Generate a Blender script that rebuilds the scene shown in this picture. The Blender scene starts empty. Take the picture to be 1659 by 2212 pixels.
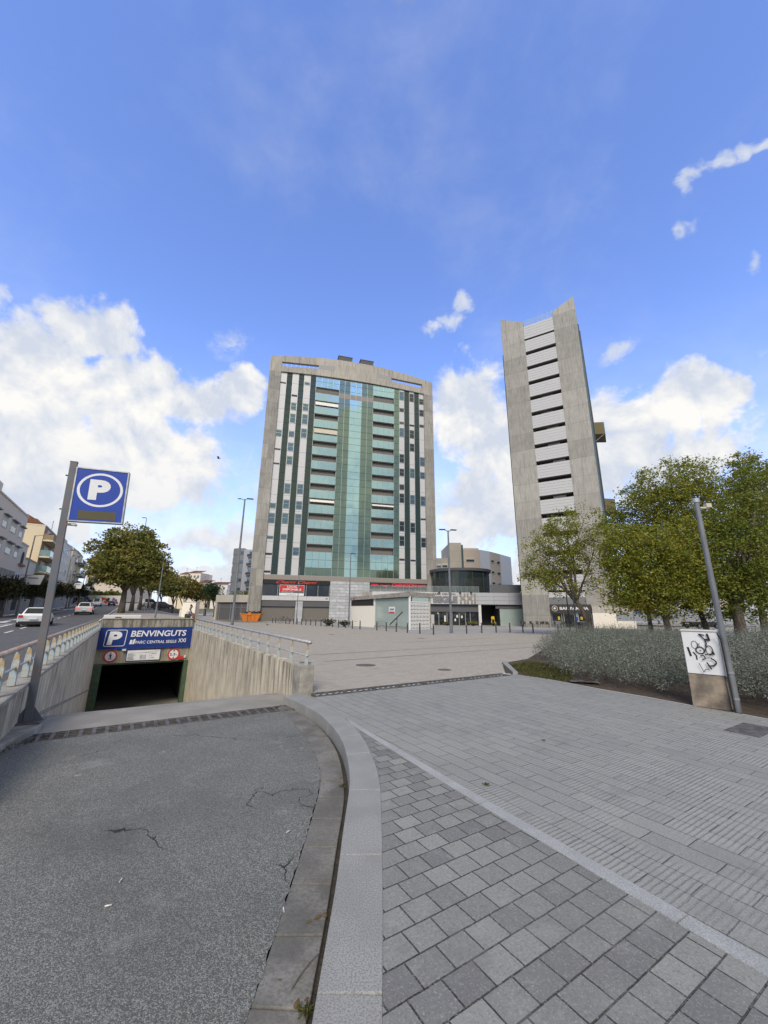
import bpy, math, random
import numpy as np
from mathutils import Vector, Matrix
S=bpy.context.scene; COL=S.collection
R=math.radians
# ---------------------------------------------------------------- camera
F=837.0; PITCH=math.atan(217.2/837); ROLL=math.asin(.0101); EYE=1.6
_c,_s=math.cos(PITCH),math.sin(PITCH)
fw=Vector((0,_c,_s)); r0=Vector((1,0,0)); u0=Vector((0,-_s,_c))
rt=r0*math.cos(ROLL)+u0*math.sin(ROLL); up=u0*math.cos(ROLL)-r0*math.sin(ROLL)
cam=bpy.data.cameras.new('camera'); co=bpy.data.objects.new('camera',cam); COL.objects.link(co)
co.matrix_world=Matrix(((rt.x,up.x,-fw.x,0),(rt.y,up.y,-fw.y,0),(rt.z,up.z,-fw.z,EYE),(0,0,0,1)))
cam.sensor_fit='VERTICAL'; cam.sensor_height=36; cam.lens=F/2212*36
cam.shift_x=0; cam.clip_start=.05; cam.clip_end=6000
S.camera=co
S.render.resolution_x=768; S.render.resolution_y=1024
S.view_settings.view_transform='Standard'; S.view_settings.look='None'; S.view_settings.exposure=1.2; S.view_settings.gamma=1
def ray(px,py):
    return fw+rt*((px-829.5)/F)+up*((1106-py)/F)
def G(px,py,z=0):                      # where a sight line meets the ground
    d=ray(px,py); t=(z-EYE)/d.z; return (d.x*t,d.y*t)
# ---------------------------------------------------------------- node helpers
class NT:
    def __init__(s,nt): s.nt=nt; s.N=nt.nodes; s.L=nt.links
    def n(s,t,**k):
        x=s.N.new(t)
        for a,b in k.items(): setattr(x,a,b)
        return x
    def put(s,sock,v):
        if isinstance(v,bpy.types.NodeSocket): s.L.new(v,sock)
        elif v is not None:
            if hasattr(sock.default_value,'__len__') and not hasattr(v,'__len__'): v=(v,)*len(sock.default_value)
            if hasattr(v,'__len__') and len(sock.default_value)==4 and len(v)==3: v=(*v,1)
            sock.default_value=v
    def m(s,op,a,b=None,c=None,clamp=False):
        x=s.n('ShaderNodeMath',operation=op); x.use_clamp=clamp
        for i,v in enumerate((a,b,c)):
            if v is not None: s.put(x.inputs[i],v)
        return x.outputs[0]
    def vm(s,op,a,b=None,sc=None):
        x=s.n('ShaderNodeVectorMath',operation=op); s.put(x.inputs[0],a)
        if b is not None: s.put(x.inputs[1],b)
        if sc is not None: s.put(x.inputs['Scale'],sc)
        return x.outputs['Value'] if op in('LENGTH','DOT_PRODUCT','DISTANCE') else x.outputs[0]
    def mix(s,f,a,b,mode='MIX'):
        x=s.n('ShaderNodeMix',data_type='RGBA',blend_type=mode); s.put(x.inputs[0],f); s.put(x.inputs[6],a); s.put(x.inputs[7],b); return x.outputs[2]
    def noise(s,vec,scale,det=4,rough=.55,dist=0):
        x=s.n('ShaderNodeTexNoise'); s.put(x.inputs['Vector'],vec); x.inputs['Scale'].default_value=scale; x.inputs['Detail'].default_value=det
        x.inputs['Roughness'].default_value=rough; x.inputs['Distortion'].default_value=dist; return x.outputs[0]
    def ss(s,v,a,b,lo=0,hi=1):
        x=s.n('ShaderNodeMapRange',interpolation_type='SMOOTHSTEP'); s.put(x.inputs[0],v)
        for i,q in zip((1,2,3,4),(a,b,lo,hi)): x.inputs[i].default_value=q
        return x.outputs[0]
    def coord(s,kind='Object',scale=(1,1,1),rot=(0,0,0),loc=(0,0,0)):
        x=s.n('ShaderNodeTexCoord'); y=s.n('ShaderNodeMapping'); s.L.new(x.outputs[kind],y.inputs[0])
        y.inputs['Scale'].default_value=scale; y.inputs['Rotation'].default_value=rot; y.inputs['Location'].default_value=loc
        return y.outputs[0]
    def sep(s,v):
        x=s.n('ShaderNodeSeparateXYZ'); s.L.new(v,x.inputs[0]); return x.outputs
    def comb(s,a,b,c):
        x=s.n('ShaderNodeCombineXYZ')
        for i,v in enumerate((a,b,c)): s.put(x.inputs[i],v)
        return x.outputs[0]
# ---------------------------------------------------------------- world: sky and clouds
SUN_EL,SUN_AZ=R(40),R(184)            # azimuth clockwise from +Y
W=bpy.data.worlds.new('World'); S.world=W; W.use_nodes=True
t=NT(W.node_tree); bg=t.N['Background']
sky=t.n('ShaderNodeTexSky',sky_type='NISHITA'); sky.sun_disc=False; sky.sun_elevation=SUN_EL; sky.sun_rotation=SUN_AZ
sky.air_density=1.0; sky.dust_density=.6; sky.ozone_density=2.0
tc=t.n('ShaderNodeTexCoord'); D=tc.outputs['Generated']
nz=t.n('ShaderNodeTexNoise'); t.L.new(D,nz.inputs['Vector']); nz.inputs['Scale'].default_value=5; nz.inputs['Detail'].default_value=5; nz.inputs['Roughness'].default_value=.6
warp=t.vm('SCALE',t.vm('SUBTRACT',nz.outputs['Color'],(.5,.5,.5)),sc=.16)
Dw=t.vm('ADD',D,warp); x,y,z=t.sep(Dw)
az=t.m('ARCTAN2',x,y); el=t.m('ARCSINE',t.m('MAXIMUM',t.m('MINIMUM',z,.999),-.999))
ae=t.comb(az,el,0)
def azel(px,py):
    d=ray(px,py).normalized(); return math.atan2(d.x,d.y),math.asin(d.z)
BL=[(110,790,170,110,1),(190,700,105,75,1),(60,860,240,160,1.1),(270,860,170,110,1),(430,880,150,80,1),(520,870,62,55,1),(330,960,200,120,.75),(100,1010,260,130,.9),(330,1060,190,90,.6),
(50,1140,220,110,.9),(400,1160,200,60,.45),(15,650,50,45,.8),(350,800,60,55,1),(1020,900,95,110,.8),(1060,1110,140,80,.95),(960,1080,60,60,.7),(1480,870,110,95,1),(1380,930,120,100,1),(1550,870,66,85,.95),
(1470,990,170,80,.9),(1325,770,62,32,.8),(928,724,36,20,.8),(958,702,36,26,.82),(985,664,28,32,.8),(1503,382,34,20,.7),(1540,358,38,22,.75),(1582,340,40,22,.75),(1625,320,50,24,.8),(1464,481,26,10,.6),(1490,466,24,10,.6),(1650,560,28,14,.6),(500,745,50,70,.42),(560,1050,60,130,.6),(1330,1010,130,150,.8),(1100,1000,90,120,.85),(1650,770,70,50,.3),(420,1240,200,60,.7),(860,1150,160,90,.5),(560,1180,150,70,.55),(1200,1230,200,90,.7)]
fld=None; wsp=None
def blob(a0,e0,ra,re,w):
    global fld,wsp
    v=t.vm('MULTIPLY',t.vm('SUBTRACT',ae,(a0,e0,0)),(1/ra,1/re,0))
    q=t.m('MULTIPLY_ADD',t.vm('LENGTH',v),-w,w)
    if w<.83 and ra<.13: wsp=q if wsp is None else t.m('MAXIMUM',wsp,q)
    else: fld=q if fld is None else t.m('MAXIMUM',fld,q)
for px,py,rx,ry,w in BL:
    a0,e0=azel(px,py); a1,_=azel(px+rx,py); a2,_=azel(px-rx,py); _,e1=azel(px,py-ry); _,e2=azel(px,py+ry)
    blob(a0,e0,max(.02,(a1-a2)/2*1.15),max(.02,(e1-e2)/2*1.15),w)
for a0,e0,ra,re,w in [(-1.6,.25,.5,.3,1),(1.7,.3,.5,.25,.9),(-2.5,.45,.35,.3,1),(2.7,.25,.5,.35,1),(3.05,.55,.22,.3,.9),(-3.0,.2,.4,.2,1),(2.1,.8,.4,.2,.6),(-2.2,1.0,.4,.15,.5)]: blob(a0,e0,ra,re,w)
n1=t.noise(D,8,11,.60,.25); n1o=t.noise(t.vm('ADD',D,(.012,-.01,.03)),8,11,.60,.25); n2=t.noise(t.vm('MULTIPLY',D,(1,1,1.6)),3.2,6,.6,.2)
dens=t.m('ADD',fld,t.m('MULTIPLY',t.m('SUBTRACT',n1,.53),1.65))
mask=t.ss(dens,-.02,.36)
n4=t.noise(t.vm('MULTIPLY',D,(1,1,1)),11,9,.68,1.6)
mask=t.m('MAXIMUM',mask,t.m('MULTIPLY',t.ss(t.m('ADD',wsp,t.m('MULTIPLY',t.m('SUBTRACT',n4,.5),1.7)),.0,.8),t.m('MULTIPLY',t.ss(wsp,0,.35),.82)))
veil=t.m('MULTIPLY',t.ss(n2,.45,.85),.22)
mask=t.m('MAXIMUM',mask,veil)
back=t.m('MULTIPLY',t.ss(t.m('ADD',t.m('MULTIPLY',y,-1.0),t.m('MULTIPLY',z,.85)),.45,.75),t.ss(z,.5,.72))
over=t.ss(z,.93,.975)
grey=t.m('MAXIMUM',back,over)  # unseen grey cover behind and overhead, added to cut the blue fill light
hor=t.m('MULTIPLY',t.ss(z,.02,.62,.8,0),t.ss(n2,.25,.6,.45,1)); mask=t.m('MAXIMUM',mask,hor)
rel=t.m('MULTIPLY_ADD',t.m('SUBTRACT',n1,n1o),3.2,.10)
sh=t.m('ADD',t.ss(t.m('ADD',t.noise(t.vm('ADD',D,(0,0,.05)),3.2,5,.6,.4),t.m('MULTIPLY',dens,.06)),.42,.68),rel,clamp=True)
elv=t.ss(el,.05,.42)
ccol=t.mix(t.m('MULTIPLY',sh,t.m('MULTIPLY_ADD',elv,.55,.45)),(.285,.31,.36),(.435,.428,.412))
skc=t.mix(1,sky.outputs[0],(.110,.116,.156),'MULTIPLY')
fin=t.mix(mask,skc,ccol)
rearlow=t.m('MULTIPLY',t.ss(t.m('MULTIPLY',y,-1.0),.2,.4),t.ss(t.noise(D,4.5,7,.6,.6),.44,.56))  # unseen cloud and blue patches behind the camera, shaped for the glass reflections
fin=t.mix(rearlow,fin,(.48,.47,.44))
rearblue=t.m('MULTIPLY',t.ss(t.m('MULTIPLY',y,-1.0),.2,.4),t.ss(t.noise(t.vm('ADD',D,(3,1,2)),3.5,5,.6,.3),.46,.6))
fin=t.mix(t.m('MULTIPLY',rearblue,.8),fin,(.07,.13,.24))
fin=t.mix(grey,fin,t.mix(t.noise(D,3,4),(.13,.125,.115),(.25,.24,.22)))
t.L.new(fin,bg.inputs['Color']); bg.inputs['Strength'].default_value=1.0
sun=bpy.data.lights.new('sun','SUN'); so=bpy.data.objects.new('sun',sun); COL.objects.link(so)
sun.energy=1.25; sun.angle=R(20); sun.color=(1,.90,.76)
sd=Vector((math.sin(SUN_AZ)*math.cos(SUN_EL),math.cos(SUN_AZ)*math.cos(SUN_EL),math.sin(SUN_EL)))
so.rotation_euler=(-sd).to_track_quat('-Z','Y').to_euler(); so.location=(0,-20,40)
# ---------------------------------------------------------------- materials
MATS={}
def mk(name,c1,c2=None,sc=6,rough=.85,metal=0,bump=0,bsc=None,stretch=(1,1,1),spec=.4,var=None,fine=None,det=5,lo=.35,hi=.65,rot=(0,0,0)):
    m=bpy.data.materials.new(name); m.use_nodes=True; t=NT(m.node_tree); p=t.N['Principled BSDF']
    v=t.coord(scale=stretch,rot=rot)
    if c2 is None: c2=tuple(c*.78 for c in c1)
    f=t.ss(t.noise(v,sc,det),lo,hi); col=t.mix(f,c1,c2)
    if fine: col=t.mix(t.m('MULTIPLY',t.ss(t.noise(t.coord(),fine[0],3),.42,.62),fine[1]),col,fine[2])
    if var: 
        g=t.n('ShaderNodeNewGeometry'); col=t.mix(t.m('MULTIPLY',g.outputs['Random Per Island'],var[0]),col,var[1])
    t.L.new(col,p.inputs['Base Color']); p.inputs['Roughness'].default_value=rough; p.inputs['Metallic'].default_value=metal
    p.inputs['Specular IOR Level'].default_value=spec
    if bump:
        b=t.n('ShaderNodeBump'); b.inputs['Strength'].default_value=bump; b.inputs['Distance'].default_value=.02
        t.L.new(t.noise(v,bsc or sc*3,4),b.inputs['Height']); t.L.new(b.outputs[0],p.inputs['Normal'])
    MATS[name]=m; return m
def concrete(name,a,b,pour=2.86,zoff=0,stain=(.13,.12,.10),board=True,amt=.55):
    m=bpy.data.materials.new(name); m.use_nodes=True; t=NT(m.node_tree); p=t.N['Principled BSDF']
    v=t.coord(); X,Y_,Z=t.sep(v)
    hor=t.m('ADD',X,t.m('MULTIPLY',Y_,.93))
    k=t.m('FLOOR',t.m('DIVIDE',t.m('ADD',Z,zoff),pour))
    wn=t.n('ShaderNodeTexWhiteNoise',noise_dimensions='2D'); t.L.new(t.comb(k,t.m('FLOOR',t.m('DIVIDE',hor,8)),0),wn.inputs[0])
    col=t.mix(t.m('MULTIPLY_ADD',wn.outputs[0],.7,t.m('MULTIPLY',t.ss(t.noise(v,.7,5),.3,.7),.3)),a,b)
    st=t.noise(t.comb(t.m('MULTIPLY',X,5),t.m('MULTIPLY',Y_,5),t.m('MULTIPLY',Z,.35)),1,6,.65)
    col=t.mix(t.m('MULTIPLY',t.ss(st,.48,.72),amt),col,stain)
    st2=t.noise(t.comb(t.m('MULTIPLY',X,9),t.m('MULTIPLY',Y_,9),t.m('MULTIPLY',Z,.6)),1,3,.6)
    col=t.mix(t.m('MULTIPLY',t.ss(st2,.5,.75),.45),col,tuple(min(1,c*1.45) for c in a))
    fr=t.m('FRACT',t.m('DIVIDE',t.m('ADD',Z,zoff),pour))
    line=t.m('LESS_THAN',fr,.022); col=t.mix(t.m('MULTIPLY',line,.55),col,tuple(c*.45 for c in a))
    t.L.new(col,p.inputs['Base Color']); p.inputs['Roughness'].default_value=.9; p.inputs['Specular IOR Level'].default_value=.25
    b=t.n('ShaderNodeBump'); b.inputs['Strength'].default_value=.5; b.inputs['Distance'].default_value=.03
    h=t.noise(v,3,6); 
    if board:
        w=t.n('ShaderNodeTexWave',wave_type='BANDS',bands_direction='X'); t.L.new(t.comb(hor,0,0),w.inputs[0]); w.inputs['Scale'].default_value=1.6; w.inputs['Distortion'].default_value=.4
        h=t.m('ADD',h,t.m('MULTIPLY',w.outputs['Fac'],.5))
    t.L.new(h,b.inputs['Height']); t.L.new(b.outputs[0],p.inputs['Normal'])
    MATS[name]=m; return m
def glass(name,c,rough=.06,metal=.55,alpha=1,wave=.03,spec=.8):
    m=bpy.data.materials.new(name); m.use_nodes=True; t=NT(m.node_tree); p=t.N['Principled BSDF']
    g=t.n('ShaderNodeNewGeometry'); v=t.coord()
    p.inputs['Base Color'].default_value=(*c,1); p.inputs['Roughness'].default_value=rough; p.inputs['Metallic'].default_value=metal; p.inputs['Alpha'].default_value=alpha
    p.inputs['Specular IOR Level'].default_value=spec
    rn=t.vm('SCALE',t.vm('SUBTRACT',t.n('ShaderNodeTexNoise').outputs[1],(.5,.5,.5)),sc=0)
    nn=t.n('ShaderNodeTexNoise'); t.L.new(v,nn.inputs[0]); nn.inputs['Scale'].default_value=.55; nn.inputs['Detail'].default_value=1
    wn=t.n('ShaderNodeTexWhiteNoise',noise_dimensions='1D'); t.L.new(g.outputs['Random Per Island'],wn.inputs['W'])
    off=t.vm('SCALE',t.vm('SUBTRACT',nn.outputs[1],(.5,.5,.5)),sc=wave*2)
    off2=t.vm('SCALE',t.vm('SUBTRACT',wn.outputs[1],(.5,.5,.5)),sc=wave*.5)
    nrm=t.vm('NORMALIZE',t.vm('ADD',t.vm('ADD',g.outputs['Normal'],off),off2))
    t.L.new(nrm,p.inputs['Normal']); MATS[name]=m; return m
def plain(name,c,rough=.6,metal=0,spec=.4,emit=None):
    m=bpy.data.materials.new(name); m.use_nodes=True; t=NT(m.node_tree); p=t.N['Principled BSDF']
    f=t.noise(t.coord(),5,4); t.L.new(t.mix(f,tuple(x*.88 for x in c),tuple(min(1,x*1.1) for x in c)),p.inputs['Base Color'])
    p.inputs['Roughness'].default_value=rough; p.inputs['Metallic'].default_value=metal; p.inputs['Specular IOR Level'].default_value=spec
    if emit: p.inputs['Emission Color'].default_value=(*emit[0],1); p.inputs['Emission Strength'].default_value=emit[1]
    MATS[name]=m; return m
def leafmat(name,c1,c2,c3,sc=.6,trans=.25,yl=.12):
    m=bpy.data.materials.new(name); m.use_nodes=True; t=NT(m.node_tree); p=t.N['Principled BSDF']
    g=t.n('ShaderNodeNewGeometry'); rp=g.outputs['Random Per Island']
    col=t.mix(t.ss(t.noise(t.coord(),sc,3),.35,.65),c1,c2); col=t.mix(t.m('MULTIPLY',rp,.4),col,tuple(x*.6 for x in c1))
    col=t.mix(t.m('MULTIPLY',t.m('GREATER_THAN',rp,1-yl),.8),col,c3)
    t.L.new(col,p.inputs['Base Color']); p.inputs['Roughness'].default_value=.6; p.inputs['Specular IOR Level'].default_value=.3
    tr=t.n('ShaderNodeBsdfTranslucent'); t.L.new(col,tr.inputs[0]); mx=t.n('ShaderNodeMixShader'); mx.inputs[0].default_value=trans
    t.L.new(p.outputs[0],mx.inputs[1]); t.L.new(tr.outputs[0],mx.inputs[2]); t.L.new(mx.outputs[0],t.N['Material Output'].inputs[0])
    MATS[name]=m; return m
def paver(name,c1,c2,mort,bw,rh,ms,ang,off=(0,0),bump=.6,spec=.35,speck=None,groove=None,big=.35,blot=(.05,.05,.05)):
    m=bpy.data.materials.new(name); m.use_nodes=True; t=NT(m.node_tree); p=t.N['Principled BSDF']
    tcn=t.n('ShaderNodeTexCoord'); raw=tcn.outputs['Object']
    mp=t.n('ShaderNodeMapping'); mp.vector_type='POINT'; t.L.new(raw,mp.inputs[0]); mp.inputs['Rotation'].default_value=(0,0,-ang); mp.inputs['Location'].default_value=(off[0],off[1],0)
    v=mp.outputs[0]
    wob=t.n('ShaderNodeTexNoise'); t.L.new(v,wob.inputs[0]); wob.inputs['Scale'].default_value=7; wob.inputs['Detail'].default_value=4
    vv=t.vm('ADD',v,t.vm('SCALE',t.vm('SUBTRACT',wob.outputs[1],(.5,.5,.5)),sc=.05*rh))
    b=t.n('ShaderNodeTexBrick'); t.L.new(vv,b.inputs['Vector']); b.inputs['Scale'].default_value=1; b.inputs['Brick Width'].default_value=bw; b.inputs['Row Height'].default_value=rh
    b.inputs['Mortar Size'].default_value=ms; b.inputs['Mortar Smooth'].default_value=.3; b.offset=.5
    for i,c in ((1,c1),(2,c2)): b.inputs[i].default_value=(*c,1)
    b.inputs[3].default_value=(*mort,1); b.inputs['Bias'].default_value=0
    col=b.outputs[0]
    n3=t.noise(v,.45,5,.6); col=t.mix(t.m('MULTIPLY',t.ss(n3,.4,.7),big),col,tuple(x*.72 for x in c1))
    n4=t.noise(v,4.5,6,.7); col=t.mix(t.m('MULTIPLY',t.ss(n4,.5,.68),.22),col,tuple(min(1,x*1.3) for x in c1))
    nf=t.noise(v,62,4,.8); col=t.mix(t.m('MULTIPLY',t.ss(nf,.48,.64),.42),col,tuple(x*.42 for x in c1))
    nf2=t.noise(v,95,3,.8); col=t.mix(t.m('MULTIPLY',t.ss(nf2,.54,.66),.38),col,tuple(min(1,x*1.75) for x in c1)); n5=t.noise(t.vm('ADD',v,(3,7,0)),2.2,6,.7); col=t.mix(t.m('MULTIPLY',t.ss(n5,.54,.70),.45),col,tuple(x*.55 for x in c1))
    vo=t.n('ShaderNodeTexVoronoi'); t.L.new(v,vo.inputs[0]); vo.inputs['Scale'].default_value=1.5
    wn=t.noise(v,30,2)
    spots=t.m('LESS_THAN',t.m('ADD',vo.outputs['Distance'],t.m('MULTIPLY',wn,.02)),.026); col=t.mix(t.m('MULTIPLY',spots,.85),col,blot)
    bh=t.m('MULTIPLY',b.outputs['Fac'],-1.0); bh=t.m('ADD',bh,t.m('MULTIPLY',nf,.35))
    if groove:
        w=t.n('ShaderNodeTexWave',wave_type='BANDS',bands_direction='X'); t.L.new(v,w.inputs[0]); w.inputs['Scale'].default_value=groove; w.inputs['Distortion'].default_value=1.6; w.inputs['Detail'].default_value=3; w.inputs['Detail Scale'].default_value=2
        gm=t.m('MULTIPLY',t.ss(w.outputs['Fac'],.1,.55),t.ss(t.noise(v,1.3,3),.35,.6))
        bh=t.m('ADD',bh,t.m('MULTIPLY',gm,.35)); col=t.mix(t.m('MULTIPLY',t.m('MULTIPLY',t.m('SUBTRACT',1.0,w.outputs['Fac']),t.ss(t.noise(v,1.3,3),.35,.6)),.22),col,tuple(x*.6 for x in c1)); col=t.mix(t.m('MULTIPLY',gm,.36),col,tuple(min(1,x*1.35) for x in c1))
    bp=t.n('ShaderNodeBump'); bp.inputs['Strength'].default_value=bump; bp.inputs['Distance'].default_value=.012; t.L.new(bh,bp.inputs['Height']); t.L.new(bp.outputs[0],p.inputs['Normal'])
    t.L.new(col,p.inputs['Base Color']); p.inputs['Roughness'].default_value=.82; p.inputs['Specular IOR Level'].default_value=spec
    MATS[name]=m; return m
def asphalt(name,base,hi_,sc=90,cracks=True,bumpd=.006,wear=None):
    m=bpy.data.materials.new(name); m.use_nodes=True; t=NT(m.node_tree); p=t.N['Principled BSDF']; v=t.coord()
    vo=t.n('ShaderNodeTexVoronoi'); t.L.new(v,vo.inputs[0]); vo.inputs['Scale'].default_value=sc; vo.inputs['Randomness'].default_value=1
    r=t.sep(vo.outputs['Color'])[0]
    n=t.noise(v,sc*1.3,3,.7)
    col=t.mix(t.ss(r,.25,1),base,hi_); col=t.mix(t.m('MULTIPLY',t.ss(n,.49,.60),.7),col,tuple(x*.28 for x in base))
    col=t.mix(t.m('MULTIPLY',t.ss(t.noise(v,.9,4),.4,.65),.35),col,tuple(x*.65 for x in base))
    col=t.mix(t.m('MULTIPLY',t.ss(t.noise(v,3.1,3,.6),.66,.76),.30),col,tuple(x*1.5 for x in hi_)); col=t.mix(t.m('MULTIPLY',t.ss(t.noise(t.vm('ADD',v,(5,2,0)),.55,5,.65),.52,.7),.45),col,tuple(x*.55 for x in base)); col=t.mix(t.m('MULTIPLY',t.ss(t.noise(t.vm('ADD',v,(9,4,0)),1.9,5,.65),.58,.75),.5),col,(.34,.34,.325))
    h=t.m('ADD',t.m('MULTIPLY',vo.outputs['Distance'],-.6),n)
    if cracks:
        w2=t.n('ShaderNodeTexNoise'); t.L.new(v,w2.inputs[0]); w2.inputs['Scale'].default_value=3; w2.inputs['Detail'].default_value=6
        vv=t.vm('ADD',v,t.vm('SCALE',t.vm('SUBTRACT',w2.outputs[1],(.5,.5,.5)),sc=.5))
        e=t.n('ShaderNodeTexVoronoi',feature='DISTANCE_TO_EDGE'); t.L.new(vv,e.inputs[0]); e.inputs['Scale'].default_value=.42
        cm=t.m('MULTIPLY',t.m('LESS_THAN',e.outputs['Distance'],.0026),t.ss(t.noise(v,.6,3),.50,.55))
        col=t.mix(t.m('MULTIPLY',cm,.85),col,(.012,.012,.013)); h=t.m('SUBTRACT',h,t.m('MULTIPLY',cm,2))
    bp=t.n('ShaderNodeBump'); bp.inputs['Strength'].default_value=.8; bp.inputs['Distance'].default_value=bumpd; t.L.new(h,bp.inputs['Height']); t.L.new(bp.outputs[0],p.inputs['Normal'])
    t.L.new(col,p.inputs['Base Color']); p.inputs['Roughness'].default_value=.85; p.inputs['Specular IOR Level'].default_value=.35
    MATS[name]=m; return m
def streaked(name,a,b,dark,horiz=True,scale=1,amt=.75,rust=None):
    """weathered wall: vertical runs of dirt, boards"""
    m=bpy.data.materials.new(name); m.use_nodes=True; t=NT(m.node_tree); p=t.N['Principled BSDF']; v=t.coord(); X,Y_,Z=t.sep(v)
    col=t.mix(t.ss(t.noise(v,1.6,5),.35,.65),a,b)
    q=t.comb(t.m('MULTIPLY',X,5.5*scale),t.m('MULTIPLY',Y_,5.5*scale),t.m('MULTIPLY',Z,.5))
    s1=t.ss(t.noise(q,1,7,.7),.47,.60); s2=t.ss(t.noise(t.vm('SCALE',q,sc=2.6),1,4,.7),.50,.6)
    lim=t.ss(t.m('ADD',Z,t.m('MULTIPLY',t.noise(q,.8,3),2.2)),-.2,1.6,.12,1)
    col=t.mix(t.m('MULTIPLY',t.m('MULTIPLY',s1,lim),amt),col,dark)
    col=t.mix(t.m('MULTIPLY',t.m('MULTIPLY',s2,lim),amt*.7),col,dark)
    hor=t.m('ADD',X,t.m('MULTIPLY',Y_,-1.3)); fr=t.m('FRACT',t.m('MULTIPLY',hor,3.3)); ln=t.m('LESS_THAN',fr,.04); col=t.mix(t.m('MULTIPLY',ln,.16),col,dark)
    dk=t.ss(t.noise(t.comb(t.m('MULTIPLY',X,2.2),t.m('MULTIPLY',Y_,2.2),t.m('MULTIPLY',Z,.12)),1,6,.75),.52,.60); col=t.mix(t.m('MULTIPLY',t.m('MULTIPLY',dk,t.ss(Z,-1.6,.5)),amt),col,tuple(c*.7 for c in dark))
    t.L.new(col,p.inputs['Base Color']); p.inputs['Roughness'].default_value=.92; p.inputs['Specular IOR Level'].default_value=.2
    bp=t.n('ShaderNodeBump'); bp.inputs['Strength'].default_value=.6; bp.inputs['Distance'].default_value=.02; t.L.new(t.m('ADD',t.noise(v,12,6),t.m('MULTIPLY',ln,-.4)),bp.inputs['Height']); t.L.new(bp.outputs[0],p.inputs['Normal'])
    MATS[name]=m; return m
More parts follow.
